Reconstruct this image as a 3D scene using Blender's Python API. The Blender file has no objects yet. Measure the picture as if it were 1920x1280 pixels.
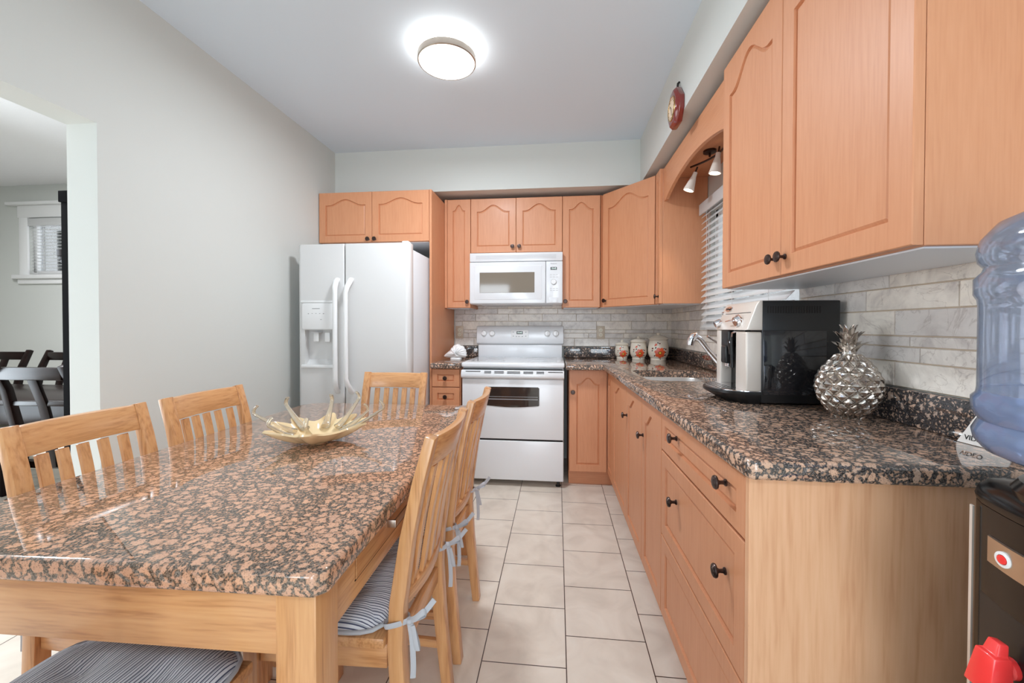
import bpy, bmesh, math, random
from mathutils import Vector, Matrix
random.seed(7)
C = bpy.context.scene.collection
sc = bpy.context.scene
PI = math.pi
def R(d): return math.radians(d)
def srgb(r, g, b):
    f = lambda c: (c/255/12.92) if c/255 <= .04045 else ((c/255+.055)/1.055)**2.4
    return (f(r), f(g), f(b), 1)

# ------------------------------------------------------------------ camera
cd = bpy.data.cameras.new('camera')
cd.sensor_width = 36.0
cd.lens = 759.6/1920*36.0
cd.shift_x = -5.2/1920
cd.shift_y = -17.5/1920
cd.clip_start = .02
cam = bpy.data.objects.new('camera', cd); C.objects.link(cam)
cam.location = (0, 0, 1.1867)
cam.rotation_euler = (Matrix.Rotation(.1045, 3, 'Z') @ Matrix.Rotation(PI/2-.0131, 3, 'X') @ Matrix.Rotation(.0013, 3, 'Z')).to_euler()
sc.camera = cam
# ------------------------------------------------------------------ world, big lights, exposure
w = bpy.data.worlds.new('daylight'); sc.world = w; w.use_nodes = True
w.node_tree.nodes['Background'].inputs[0].default_value = (.93, .97, 1, 1)
w.node_tree.nodes['Background'].inputs[1].default_value = 5.0
sc.view_settings.view_transform = 'Standard'
sc.view_settings.look = 'None'
sc.view_settings.exposure = -0.58
sc.view_settings.gamma = 1.0
sc.cycles.use_denoising = True
sc.cycles.max_bounces = 14
sc.cycles.diffuse_bounces = 8
sc.cycles.glossy_bounces = 6
sc.cycles.transmission_bounces = 8
sc.cycles.transparent_max_bounces = 16
sc.cycles.sample_clamp_indirect = 6
def area(name, loc, rot, sx, sy, power, col=(1, 1, 1)):
    l = bpy.data.lights.new(name, 'AREA'); l.shape = 'RECTANGLE'; l.size = sx; l.size_y = sy
    l.energy = power; l.color = col
    o = bpy.data.objects.new(name, l); C.objects.link(o); o.location = loc; o.rotation_euler = rot
    return o
# daylight from the rear window, the dining ceiling lamp, and added unseen fill lights
area('rear_fill', (.30, -2.66, 1.08), (R(90), 0, 0), 1.3, 2.0, 46, (.72, .87, 1))  # added frontal fill, set in an invented door opening
area('window_daylight', (-1.45, -2.66, 1.55), (R(90), 0, 0), .7, 1.2, 16, (.70, .86, 1))
area('dining_fill', (-3.98, 1.15, 1.30), (R(90), 0, R(-90)), .95, 1.9, 54, (.76, .89, 1))  # added fill from the left for tiles and counter, in an invented opening
area('dining_ceiling_light', (-3.7, 1.95, 2.57), (0, 0, 0), .4, .4, 100, (.96, .97, 1))
area('rear_top_fill', (.6, -1.3, 2.62), (0, 0, 0), .5, .5, 34, (.86, .94, 1))  # added unseen fill lighting the front floor

# ------------------------------------------------------------------ materials
def newmat(name):
    m = bpy.data.materials.new(name); m.use_nodes = True
    nt = m.node_tree; b = nt.nodes['Principled BSDF']
    return m, nt, b
def plain(name, col, rough=.5, metal=0, bump=0, bscale=200, coat=0, spec=.5):
    m, nt, b = newmat(name)
    b.inputs['Base Color'].default_value = col
    b.inputs['Roughness'].default_value = rough
    b.inputs['Metallic'].default_value = metal
    b.inputs['Coat Weight'].default_value = coat
    b.inputs['Specular IOR Level'].default_value = spec
    tc = nt.nodes.new('ShaderNodeTexCoord'); n = nt.nodes.new('ShaderNodeTexNoise')
    n.inputs['Scale'].default_value = bscale; n.inputs['Detail'].default_value = 3
    nt.links.new(tc.outputs['Object'], n.inputs['Vector'])
    if bump:
        bp = nt.nodes.new('ShaderNodeBump'); bp.inputs['Strength'].default_value = bump; bp.inputs['Distance'].default_value = .002
        nt.links.new(n.outputs['Fac'], bp.inputs['Height']); nt.links.new(bp.outputs['Normal'], b.inputs['Normal'])
    return m
def emis(name, col, s):
    m, nt, b = newmat(name)
    b.inputs['Base Color'].default_value = col
    b.inputs['Emission Color'].default_value = col
    b.inputs['Emission Strength'].default_value = s
    return m
def ramp(nt, fac, stops):
    r = nt.nodes.new('ShaderNodeValToRGB')
    e = r.color_ramp.elements
    while len(e) < len(stops): e.new(.5)
    for el, (p, c) in zip(e, stops): el.position = p; el.color = c
    nt.links.new(fac, r.inputs['Fac'])
    return r
def math_n(nt, op, a, b=None):
    n = nt.nodes.new('ShaderNodeMath'); n.operation = op
    for i, v in enumerate((a, b)):
        if v is None: continue
        if isinstance(v, (int, float)): n.inputs[i].default_value = v
        else: nt.links.new(v, n.inputs[i])
    return n.outputs[0]
def wood(name, light, mid, dark, axis='z', fine=60, stretch=14, rough=.35, ringy=.35, coat=.15, spec=.5):
    """long grain along one axis: stretched noise for figure plus fine pores"""
    m, nt, b = newmat(name)
    tc = nt.nodes.new('ShaderNodeTexCoord')
    def mapped(s_across, s_along):
        mp = nt.nodes.new('ShaderNodeMapping')
        mp.inputs['Scale'].default_value = [s_along if a == axis else s_across for a in 'xyz']
        nt.links.new(tc.outputs['Object'], mp.inputs['Vector']); return mp.outputs[0]
    n1 = nt.nodes.new('ShaderNodeTexNoise'); n1.inputs['Scale'].default_value = 1; n1.inputs['Detail'].default_value = 4
    n1.inputs['Distortion'].default_value = .6
    nt.links.new(mapped(stretch, stretch/9), n1.inputs['Vector'])
    rings = math_n(nt, 'PINGPONG', math_n(nt, 'MULTIPLY', n1.outputs['Fac'], 9.0), 1.0)
    n2 = nt.nodes.new('ShaderNodeTexNoise'); n2.inputs['Scale'].default_value = 1; n2.inputs['Detail'].default_value = 5
    nt.links.new(mapped(fine*6, fine/3), n2.inputs['Vector'])
    mixv = math_n(nt, 'ADD', math_n(nt, 'MULTIPLY', rings, ringy), math_n(nt, 'MULTIPLY', n2.outputs['Fac'], 1-ringy))
    r = ramp(nt, mixv, [(.22, dark), (.48, mid), (.78, light)])
    nt.links.new(r.outputs['Color'], b.inputs['Base Color'])
    b.inputs['Roughness'].default_value = rough
    b.inputs['Coat Weight'].default_value = coat; b.inputs['Coat Roughness'].default_value = .18
    b.inputs['Specular IOR Level'].default_value = spec
    return m
def granite(name, scale, pink, pale, dark, amt=.42, rough=.045):
    m, nt, b = newmat(name)
    tc = nt.nodes.new('ShaderNodeTexCoord')
    warp = nt.nodes.new('ShaderNodeTexNoise'); warp.inputs['Scale'].default_value = scale*1.8; warp.inputs['Detail'].default_value = 5
    nt.links.new(tc.outputs['Object'], warp.inputs['Vector'])
    sub = nt.nodes.new('ShaderNodeVectorMath'); sub.operation = 'SUBTRACT'; sub.inputs[1].default_value = (.5, .5, .5)
    nt.links.new(warp.outputs['Color'], sub.inputs[0])
    sca = nt.nodes.new('ShaderNodeVectorMath'); sca.operation = 'SCALE'; sca.inputs['Scale'].default_value = .5/scale
    nt.links.new(sub.outputs[0], sca.inputs[0])
    add = nt.nodes.new('ShaderNodeVectorMath'); add.operation = 'ADD'
    nt.links.new(tc.outputs['Object'], add.inputs[0]); nt.links.new(sca.outputs[0], add.inputs[1])
    slow = nt.nodes.new('ShaderNodeTexNoise'); slow.inputs['Scale'].default_value = scale*.45; slow.inputs['Detail'].default_value = 2
    nt.links.new(tc.outputs['Object'], slow.inputs['Vector'])
    fast = nt.nodes.new('ShaderNodeTexNoise'); fast.inputs['Scale'].default_value = scale*4; fast.inputs['Detail'].default_value = 5
    nt.links.new(tc.outputs['Object'], fast.inputs['Vector'])
    def blobs(s_, gap, sharp):
        v = nt.nodes.new('ShaderNodeTexVoronoi'); v.inputs['Scale'].default_value = s_; v.inputs['Randomness'].default_value = 1
        e = nt.nodes.new('ShaderNodeTexVoronoi'); e.feature = 'DISTANCE_TO_EDGE'; e.inputs['Scale'].default_value = s_; e.inputs['Randomness'].default_value = 1
        nt.links.new(add.outputs[0], v.inputs['Vector']); nt.links.new(add.outputs[0], e.inputs['Vector'])
        sx = nt.nodes.new('ShaderNodeSeparateColor'); nt.links.new(v.outputs['Color'], sx.inputs[0])
        th = math_n(nt, 'ADD', math_n(nt, 'MULTIPLY', slow.outputs['Fac'], gap), math_n(nt, 'MULTIPLY', math_n(nt, 'SUBTRACT', fast.outputs['Fac'], .5), .55))
        th = math_n(nt, 'ADD', th, math_n(nt, 'MULTIPLY', sx.outputs[0], gap*.5))
        k = math_n(nt, 'MULTIPLY', math_n(nt, 'SUBTRACT', e.outputs['Distance'], th), sharp)
        cl = nt.nodes.new('ShaderNodeClamp'); nt.links.new(k, cl.inputs[0])
        return cl.outputs[0], sx.outputs[1]
    big, tone = blobs(scale, amt, 14.0)
    small, tone2 = blobs(scale*2.4, amt*1.1, 10.0)
    speck = nt.nodes.new('ShaderNodeTexNoise'); speck.inputs['Scale'].default_value = scale*9; speck.inputs['Detail'].default_value = 4
    nt.links.new(tc.outputs['Object'], speck.inputs['Vector'])
    sp = ramp(nt, speck.outputs['Fac'], [(.33, (.25, .25, .25, 1)), (.46, (1, 1, 1, 1))])
    col = nt.nodes.new('ShaderNodeMix'); col.data_type = 'RGBA'
    col.inputs[6].default_value = pink; col.inputs[7].default_value = pale
    nt.links.new(tone, col.inputs[0])
    dk = ramp(nt, speck.outputs['Fac'], [(.40, dark), (.62, tuple(min(1, c*5+.015) for c in dark[:3])+(1,))])
    m1 = nt.nodes.new('ShaderNodeMix'); m1.data_type = 'RGBA'
    nt.links.new(small, m1.inputs[0]); nt.links.new(dk.outputs['Color'], m1.inputs[6])
    m1.inputs[7].default_value = tuple(c*.62 for c in pink[:3])+(1,)
    m2 = nt.nodes.new('ShaderNodeMix'); m2.data_type = 'RGBA'
    nt.links.new(big, m2.inputs[0]); nt.links.new(m1.outputs[2], m2.inputs[6])
    mm = nt.nodes.new('ShaderNodeMix'); mm.data_type = 'RGBA'; mm.blend_type = 'MULTIPLY'; mm.inputs[0].default_value = .75
    nt.links.new(col.outputs[2], mm.inputs[6]); nt.links.new(sp.outputs['Color'], mm.inputs[7])
    nt.links.new(mm.outputs[2], m2.inputs[7])
    nt.links.new(m2.outputs[2], b.inputs['Base Color'])
    b.inputs['Roughness'].default_value = rough
    b.inputs['IOR'].default_value = 1.7
    return m
def floor_tiles():
    m, nt, b = newmat('beige_porcelain_tile')
    S = .2994
    tc = nt.nodes.new('ShaderNodeTexCoord'); sep = nt.nodes.new('ShaderNodeSeparateXYZ')
    nt.links.new(tc.outputs['Object'], sep.inputs[0])
    u = math_n(nt, 'DIVIDE', math_n(nt, 'ADD', sep.outputs[0], -.0349+20*S), S)
    col = math_n(nt, 'FLOOR', u)
    off = math_n(nt, 'MULTIPLY', math_n(nt, 'ADD', math_n(nt, 'MODULO', col, 2.0), 0.0), .5)
    v = math_n(nt, 'ADD', math_n(nt, 'DIVIDE', math_n(nt, 'ADD', sep.outputs[1], -1.5544+40*S), S), off)
    fu = math_n(nt, 'FRACT', u); fv = math_n(nt, 'FRACT', v)
    eu = math_n(nt, 'MINIMUM', fu, math_n(nt, 'SUBTRACT', 1.0, fu)); ev = math_n(nt, 'MINIMUM', fv, math_n(nt, 'SUBTRACT', 1.0, fv))
    e = math_n(nt, 'MINIMUM', eu, ev)
    line = math_n(nt, 'LESS_THAN', e, .0062)
    n = nt.nodes.new('ShaderNodeTexNoise'); n.inputs['Scale'].default_value = 5; n.inputs['Detail'].default_value = 6; n.inputs['Distortion'].default_value = 1.5
    nt.links.new(tc.outputs['Object'], n.inputs['Vector'])
    r = ramp(nt, n.outputs['Fac'], [(.3, srgb(208, 197, 184)), (.55, srgb(222, 212, 199)), (.75, srgb(229, 221, 209))])
    mx = nt.nodes.new('ShaderNodeMix'); mx.data_type = 'RGBA'
    nt.links.new(line, mx.inputs[0]); nt.links.new(r.outputs['Color'], mx.inputs[6]); mx.inputs[7].default_value = srgb(62, 44, 36)
    nt.links.new(mx.outputs[2], b.inputs['Base Color'])
    b.inputs['Roughness'].default_value = .32
    bp = nt.nodes.new('ShaderNodeBump'); bp.inputs['Strength'].default_value = .4; bp.inputs['Distance'].default_value = .002
    nt.links.new(math_n(nt, 'SUBTRACT', 1.0, line), bp.inputs['Height']); nt.links.new(bp.outputs['Normal'], b.inputs['Normal'])
    return m
def marble_tile():
    m, nt, b = newmat('tumbled_marble_tile')
    at = nt.nodes.new('ShaderNodeAttribute'); at.attribute_name = 'tone'
    tc = nt.nodes.new('ShaderNodeTexCoord')
    n = nt.nodes.new('ShaderNodeTexNoise'); n.inputs['Scale'].default_value = 9; n.inputs['Detail'].default_value = 8; n.inputs['Distortion'].default_value = 1.2
    n.inputs['Roughness'].default_value = .62
    off = nt.nodes.new('ShaderNodeVectorMath'); off.operation = 'ADD'
    nt.links.new(tc.outputs['Object'], off.inputs[0]); nt.links.new(at.outputs['Vector'], off.inputs[1])
    nt.links.new(off.outputs[0], n.inputs['Vector'])
    r = ramp(nt, n.outputs['Fac'], [(.28, srgb(196, 190, 188)), (.42, srgb(226, 221, 216)), (.55, srgb(240, 236, 231)), (.75, srgb(248, 243, 236))])
    v = nt.nodes.new('ShaderNodeTexNoise'); v.inputs['Scale'].default_value = 6; v.inputs['Detail'].default_value = 6; v.inputs['Distortion'].default_value = 2.4
    nt.links.new(off.outputs[0], v.inputs['Vector'])
    vein = ramp(nt, math_n(nt, 'ABSOLUTE', math_n(nt, 'SUBTRACT', v.outputs['Fac'], .5)), [(0, (.62, .58, .56, 1)), (.012, (1, 1, 1, 1))])
    mm = nt.nodes.new('ShaderNodeMix'); mm.data_type = 'RGBA'; mm.blend_type = 'MULTIPLY'; mm.inputs[0].default_value = .6
    nt.links.new(r.outputs['Color'], mm.inputs[6]); nt.links.new(vein.outputs['Color'], mm.inputs[7])
    m2 = nt.nodes.new('ShaderNodeMix'); m2.data_type = 'RGBA'; m2.blend_type = 'MULTIPLY'; m2.inputs[0].default_value = 1
    sepc = nt.nodes.new('ShaderNodeSeparateColor'); nt.links.new(at.outputs['Color'], sepc.inputs[0])
    tr = ramp(nt, sepc.outputs[0], [(0, (.80, .78, .78, 1)), (.6, (.97, .95, .93, 1)), (1, (1, .95, .88, 1))])
    nt.links.new(mm.outputs[2], m2.inputs[6]); nt.links.new(tr.outputs['Color'], m2.inputs[7])
    nt.links.new(m2.outputs[2], b.inputs['Base Color'])
    b.inputs['Roughness'].default_value = .3
    return m
def stripes():
    m, nt, b = newmat('blue_ticking_stripe')
    tc = nt.nodes.new('ShaderNodeTexCoord'); sep = nt.nodes.new('ShaderNodeSeparateXYZ')
    nt.links.new(tc.outputs['Object'], sep.inputs[0])
    a = math_n(nt, 'FRACT', math_n(nt, 'MULTIPLY', sep.outputs[0], 150.0))
    b1 = math_n(nt, 'LESS_THAN', a, .30)
    c = math_n(nt, 'FRACT', math_n(nt, 'MULTIPLY', sep.outputs[0], 50.0))
    b2 = math_n(nt, 'LESS_THAN', c, .22)
    r1 = nt.nodes.new('ShaderNodeMix'); r1.data_type = 'RGBA'
    r1.inputs[6].default_value = srgb(238, 240, 246); r1.inputs[7].default_value = srgb(86, 92, 118); nt.links.new(b1, r1.inputs[0])
    r2 = nt.nodes.new('ShaderNodeMix'); r2.data_type = 'RGBA'
    nt.links.new(math_n(nt, 'MULTIPLY', b2, .45), r2.inputs[0]); nt.links.new(r1.outputs[2], r2.inputs[6]); r2.inputs[7].default_value = srgb(70, 78, 104)
    nt.links.new(r2.outputs[2], b.inputs['Base Color'])
    b.inputs['Roughness'].default_value = .85; b.inputs['Sheen Weight'].default_value = .1
    return m
def clear(name, tint, gloss=.06, body=.0, bodycol=(1, 1, 1, 1), rough=.03, trl=.5):
    """thin see-through plastic or glass: tinted transparency, a little translucent body, fresnel gloss"""
    m = bpy.data.materials.new(name); m.use_nodes = True; nt = m.node_tree
    nt.nodes.remove(nt.nodes['Principled BSDF']); out = nt.nodes['Material Output']
    t = nt.nodes.new('ShaderNodeBsdfTransparent'); t.inputs[0].default_value = tint
    d = nt.nodes.new('ShaderNodeBsdfDiffuse'); d.inputs[0].default_value = bodycol
    tl = nt.nodes.new('ShaderNodeBsdfTranslucent'); tl.inputs[0].default_value = bodycol
    md = nt.nodes.new('ShaderNodeMixShader'); md.inputs[0].default_value = trl
    nt.links.new(d.outputs[0], md.inputs[1]); nt.links.new(tl.outputs[0], md.inputs[2])
    mb = nt.nodes.new('ShaderNodeMixShader'); mb.inputs[0].default_value = body
    nt.links.new(t.outputs[0], mb.inputs[1]); nt.links.new(md.outputs[0], mb.inputs[2])
    g = nt.nodes.new('ShaderNodeBsdfGlossy'); g.inputs['Roughness'].default_value = rough
    f = nt.nodes.new('ShaderNodeFresnel'); f.inputs['IOR'].default_value = 1.45
    mg = nt.nodes.new('ShaderNodeMixShader')
    nt.links.new(math_n(nt, 'ADD', math_n(nt, 'MULTIPLY', f.outputs[0], .9), gloss-.03), mg.inputs[0])
    nt.links.new(mb.outputs[0], mg.inputs[1]); nt.links.new(g.outputs[0], mg.inputs[2])
    nt.links.new(mg.outputs[0], out.inputs['Surface'])
    return m

M = {}
M['wall'] = plain('wall_paint', srgb(208, 210, 206), .75, bump=.06, bscale=120)
M['ceiling'] = plain('ceiling_paint', srgb(220, 231, 241), .85, bump=.05, bscale=160)
M['popcorn'] = plain('textured_ceiling', srgb(236, 236, 238), .9, bump=1.0, bscale=160)
M['trim'] = plain('white_trim', srgb(238, 238, 238), .4)
M['floor'] = floor_tiles()
mapl = (srgb(212, 150, 112), srgb(207, 144, 105), srgb(200, 135, 97))
M['maple'] = wood('maple_upright', *mapl, axis='z', fine=26, stretch=6, ringy=.10, rough=.46, coat=.05)
M['maple_x'] = wood('maple_level', *mapl, axis='x', fine=26, stretch=6, ringy=.10, rough=.46, coat=.05)
M['maple_y'] = wood('maple_deep', *mapl, axis='y', fine=26, stretch=6, ringy=.10, rough=.46, coat=.05)
M['maple_end'] = wood('maple_end_panel', srgb(228, 180, 143), srgb(222, 171, 132), srgb(208, 152, 113), axis='z', fine=22, stretch=8, ringy=.26, rough=.4)
ash = (srgb(218, 165, 114), srgb(208, 152, 101), srgb(176, 119, 73))
for a in 'xyz': M['ash_'+a] = wood('honey_ash_'+{'x': 'wide', 'y': 'deep', 'z': 'tall'}[a], *ash, axis=a, fine=30, stretch=16, ringy=.26, rough=.3, coat=.35)
dkw = (srgb(31, 13, 10), srgb(21, 9, 7), srgb(13, 5, 4))
M['dark_wood'] = wood('espresso_wood', *dkw, axis='z', rough=.4, coat=0, spec=.18)
M['dark_wood_x'] = wood('espresso_wood_wide', *dkw, axis='x', rough=.25, coat=0, spec=.3)
M['black_wood'] = plain('black_laminate', srgb(16, 15, 16), .8, spec=.02)
M['table_granite'] = granite('pink_brown_granite', 42, srgb(216, 166, 134), srgb(200, 156, 130), srgb(60, 52, 45), amt=.155, rough=.02)
M['granite'] = granite('black_brown_granite', 44, srgb(212, 170, 142), srgb(196, 166, 146), srgb(44, 40, 38), amt=.20, rough=.02)
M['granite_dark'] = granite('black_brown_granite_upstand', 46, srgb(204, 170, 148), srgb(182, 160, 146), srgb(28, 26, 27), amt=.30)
M['tile'] = marble_tile()
M['grout'] = plain('tan_grout', srgb(196, 178, 158), .8)
M['white_app'] = plain('white_enamel', srgb(226, 228, 231), .22, coat=.3)
M['white_tex'] = plain('white_textured_enamel', srgb(224, 226, 229), .38, bump=.12, bscale=500)
M['white_fridge'] = plain('white_fridge_enamel', srgb(211, 210, 209), .24, coat=.3)
M['white_pl'] = plain('white_plastic', srgb(232, 232, 232), .35)
M['grey_pl'] = plain('grey_print', srgb(150, 150, 152), .5)
M['pale_grey'] = plain('pale_grey_plastic', srgb(200, 200, 202), .4)
M['slot'] = plain('dark_slot', srgb(40, 38, 38), .6)
M['gap'] = plain('shadow_gap', srgb(24, 18, 16), .8)
M['oven_glass'] = plain('dark_oven_glass', srgb(52, 42, 38), .05, spec=.8)
M['micro_glass'] = plain('microwave_glass', srgb(128, 116, 102), .06, spec=.9)
M['melamine'] = plain('white_melamine', srgb(226, 229, 233), .35)
M['bronze'] = plain('dark_bronze', srgb(78, 64, 60), .3, metal=.85)
M['steel'] = plain('brushed_steel', srgb(206, 204, 202), .42, metal=.7)
M['nickel'] = plain('satin_nickel', srgb(196, 184, 172), .3, metal=1)
M['chrome'] = plain('chrome', srgb(238, 238, 242), .12, metal=1)
M['silver_pl'] = plain('silver_plastic', srgb(226, 216, 206), .36, metal=.25)
M['black_pl'] = plain('black_plastic', srgb(26, 26, 27), .3)
M['black_gl'] = plain('black_gloss', srgb(20, 18, 18), .16, spec=.35)
M['smoke'] = plain('smoked_panel', srgb(34, 34, 37), .08, coat=.5)
M['pewter'] = plain('silver_metal', srgb(206, 198, 190), .2, metal=1)
M['cream_cer'] = plain('cream_ceramic', srgb(232, 222, 206), .2, coat=.3)
M['white_cer'] = plain('white_ceramic', srgb(244, 244, 244), .12, coat=.5)
M['orange_p'] = plain('orange_petal', srgb(236, 96, 52), .3)
M['orange_d'] = plain('coral_petal', srgb(222, 112, 92), .3)
M['yellow_p'] = plain('yellow_centre', srgb(238, 196, 70), .3)
M['leaf_p'] = plain('dark_leaf_print', srgb(52, 46, 46), .3)
M['brown_p'] = plain('brown_bud_print', srgb(122, 58, 46), .3)
M['stripe'] = stripes()
M['tape'] = plain('grey_stripe_tape', srgb(184, 185, 190), .85)
M['tape_d'] = plain('dark_stripe_tape', srgb(70, 72, 80), .85)
M['cream_fabric'] = plain('cream_fabric', srgb(206, 194, 176), .9, bump=.3, bscale=500)
M['beige_pl'] = plain('beige_plate', srgb(206, 190, 170), .35)
M['cream_pl'] = plain('cream_socket', srgb(232, 224, 204), .35)
M['red_clock'] = plain('dark_red_lacquer', srgb(122, 36, 30), .12, coat=.6)
M['brass'] = plain('brass', srgb(214, 176, 120), .2, metal=1)
M['dial'] = plain('cream_dial', srgb(238, 214, 186), .3)
M['ink'] = plain('black_ink', srgb(24, 22, 22), .5)
M['card'] = plain('white_card', srgb(238, 232, 226), .5)
M['red_pl'] = plain('red_plastic', srgb(238, 60, 58), .25, coat=.3)
M['blue_pl'] = plain('blue_plastic', srgb(50, 90, 200), .25, coat=.3)
M['amber_glass'] = clear('cream_amber_glass', srgb(252, 238, 208), gloss=.05, body=.97, bodycol=srgb(255, 228, 182), trl=.15)
M['clear_glass'] = clear('clear_art_glass', srgb(252, 246, 234), gloss=.12, body=.3, bodycol=srgb(255, 242, 216), trl=.3)
M['bottle'] = clear('blue_bottle_plastic', srgb(240, 244, 254), gloss=.05, body=.20, bodycol=srgb(222, 232, 255), rough=.06, trl=.4)
M['water'] = clear('blue_water', srgb(222, 236, 255), gloss=.03, body=.42, bodycol=srgb(196, 220, 255), trl=.4)
M['pane'] = clear('window_pane', (.98, .99, 1, 1), gloss=.04)
M['blind'] = clear('white_blind', (1, 1, 1, 1), gloss=.03, body=1.0, bodycol=srgb(246, 246, 246), rough=.4, trl=.4)
M['lamp_on'] = emis('lit_diffuser', (1, .985, .95, 1), 7.0)
M['lamp_up'] = emis('lit_drum', (1, .98, .95, 1), 30.0)
M['spot_on'] = emis('lit_spot_lens', (1, .9, .72, 1), 14.0)
M['frost'] = plain('frosted_shade', srgb(236, 226, 216), .4)
M['sash'] = plain('black_sash', srgb(44, 44, 46), .5)
M['lcd'] = plain('dark_display', srgb(64, 66, 66), .2)
M['lcd_lit'] = emis('lit_digits', (.85, 1, .95, 1), .9)
M['outdoor'] = plain('pale_outdoor_wall', srgb(214, 212, 208), .9)

# ------------------------------------------------------------------ mesh builder
class MB:
    def __init__(s): s.v = []; s.f = []; s.mi = []
    def add(s, vs, fs, mi=0):
        n = len(s.v); s.v += [tuple(p) for p in vs]
        for f in fs: s.f.append([i+n for i in f]); s.mi.append(mi)
        return s
    def box(s, x0, x1, y0, y1, z0, z1, mi=0):
        return s.add([(x0, y0, z0), (x1, y0, z0), (x1, y1, z0), (x0, y1, z0), (x0, y0, z1), (x1, y0, z1), (x1, y1, z1), (x0, y1, z1)],
                     [(0, 3, 2, 1), (4, 5, 6, 7), (0, 1, 5, 4), (1, 2, 6, 5), (2, 3, 7, 6), (3, 0, 4, 7)], mi)
    def prism(s, poly, axis, a, b, mi=0):
        def P(u, v, w): return {'x': (w, u, v), 'y': (u, w, v), 'z': (u, v, w)}[axis]
        n = len(poly)
        vs = [P(u, v, a) for u, v in poly]+[P(u, v, b) for u, v in poly]
        fs = [tuple(range(n))[::-1], tuple(range(n, 2*n))]+[(i, (i+1) % n, n+(i+1) % n, n+i) for i in range(n)]
        return s.add(vs, fs, mi)
    def loft(s, rings, cap0=True, cap1=True, mi=0, closed=True):
        n = len(rings[0]); vs = [p for r in rings for p in r]; fs = []
        for k in range(len(rings)-1):
            for i in range(n if closed else n-1):
                j = (i+1) % n
                fs.append((k*n+i, k*n+j, (k+1)*n+j, (k+1)*n+i))
        if cap0: fs.append(tuple(range(n))[::-1])
        if cap1: fs.append(tuple(range((len(rings)-1)*n, len(rings)*n)))
        return s.add(vs, fs, mi)
    def lathe(s, prof, c=(0, 0, 0), axis='z', n=32, mi=0, caps=True):
        def P(r, h, a):
            u, v = r*math.cos(a), r*math.sin(a)
            d = {'z': (u, v, h), 'y': (u, h, v), 'x': (h, u, v)}[axis]
            return (c[0]+d[0], c[1]+d[1], c[2]+d[2])
        rings = [[P(max(r, 1e-5), h, 2*PI*i/n) for i in range(n)] for r, h in prof]
        return s.loft(rings, caps, caps, mi)
    def tube(s, pts, r, n=10, mi=0, flat=None, up=None):
        pts = [Vector(p) for p in pts]; rings = []
        rr = r if isinstance(r, (list, tuple)) else [r]*len(pts)
        t0 = (pts[1]-pts[0]).normalized()
        nrm = Vector(up) if up else (Vector((0, 0, 1)) if abs(t0.z) < .9 else Vector((1, 0, 0)))
        for i, p in enumerate(pts):
            t = (pts[min(i+1, len(pts)-1)]-pts[max(i-1, 0)]).normalized()
            nrm = (nrm-t*nrm.dot(t)); nrm = nrm.normalized() if nrm.length > 1e-6 else t.orthogonal().normalized()
            b = t.cross(nrm)
            q = flat or 1
            rings.append([p+nrm*(math.cos(2*PI*k/n)*rr[i])+b*(math.sin(2*PI*k/n)*rr[i]*q) for k in range(n)])
        return s.loft(rings, True, True, mi)
    def bar(s, pts, wx, wy, side, mi=0):
        """square-section bar swept along pts; side = direction of wx"""
        pts = [Vector(p) for p in pts]; rings = []
        wxs = wx if isinstance(wx, (list, tuple)) else [wx]*len(pts)
        wys = wy if isinstance(wy, (list, tuple)) else [wy]*len(pts)
        sd = Vector(side).normalized()
        for i, p in enumerate(pts):
            t = (pts[min(i+1, len(pts)-1)]-pts[max(i-1, 0)]).normalized()
            b = t.cross(sd).normalized()
            a = sd*wxs[i]/2; c = b*wys[i]/2
            rings.append([p-a-c, p+a-c, p+a+c, p-a+c])
        return s.loft(rings, True, True, mi)
    def build(s, name, mats, parent=None, loc=(0, 0, 0), rot=(0, 0, 0), bevel=0, seg=2, angle=35, smooth=True, tri=False):
        me = bpy.data.meshes.new(name)
        bm = bmesh.new()
        vs = [bm.verts.new(p) for p in s.v]
        for f, mi in zip(s.f, s.mi):
            try:
                fc = bm.faces.new([vs[i] for i in f]); fc.material_index = mi
            except ValueError: pass
        bmesh.ops.remove_doubles(bm, verts=bm.verts, dist=1e-6)
        bmesh.ops.recalc_face_normals(bm, faces=bm.faces)
        if bevel:
            es = [e for e in bm.edges if len(e.link_faces) == 2 and e.calc_face_angle(0) > R(angle)]
            bmesh.ops.bevel(bm, geom=es, offset=bevel, offset_type='OFFSET', segments=seg, profile=.5, affect='EDGES', clamp_overlap=True)
        if tri: bmesh.ops.triangulate(bm, faces=[f for f in bm.faces if len(f.verts) > 4])
        bm.to_mesh(me); bm.free()
        for m in (mats if isinstance(mats, (list, tuple)) else [mats]): me.materials.append(m)
        if smooth:
            me.shade_smooth(); me.set_sharp_from_angle(angle=R(angle))
        o = bpy.data.objects.new(name, me); C.objects.link(o)
        if parent: o.parent = parent
        o.location = loc; o.rotation_euler = rot
        return o
def tag(o, label, cat, group=None, kind=None):
    o['label'] = label; o['category'] = cat
    if group: o['group'] = group
    if kind: o['kind'] = kind
    return o
def thing(name, label, cat, loc=(0, 0, 0), rz=0, group=None):
    o = bpy.data.objects.new(name, None); C.objects.link(o); o.empty_display_size = .05
    o.location = loc; o.rotation_euler = (0, 0, rz)
    return tag(o, label, cat, group)
def struct(o, label=None):
    o['kind'] = 'structure'
    if label: o['label'] = label
    return o
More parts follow.
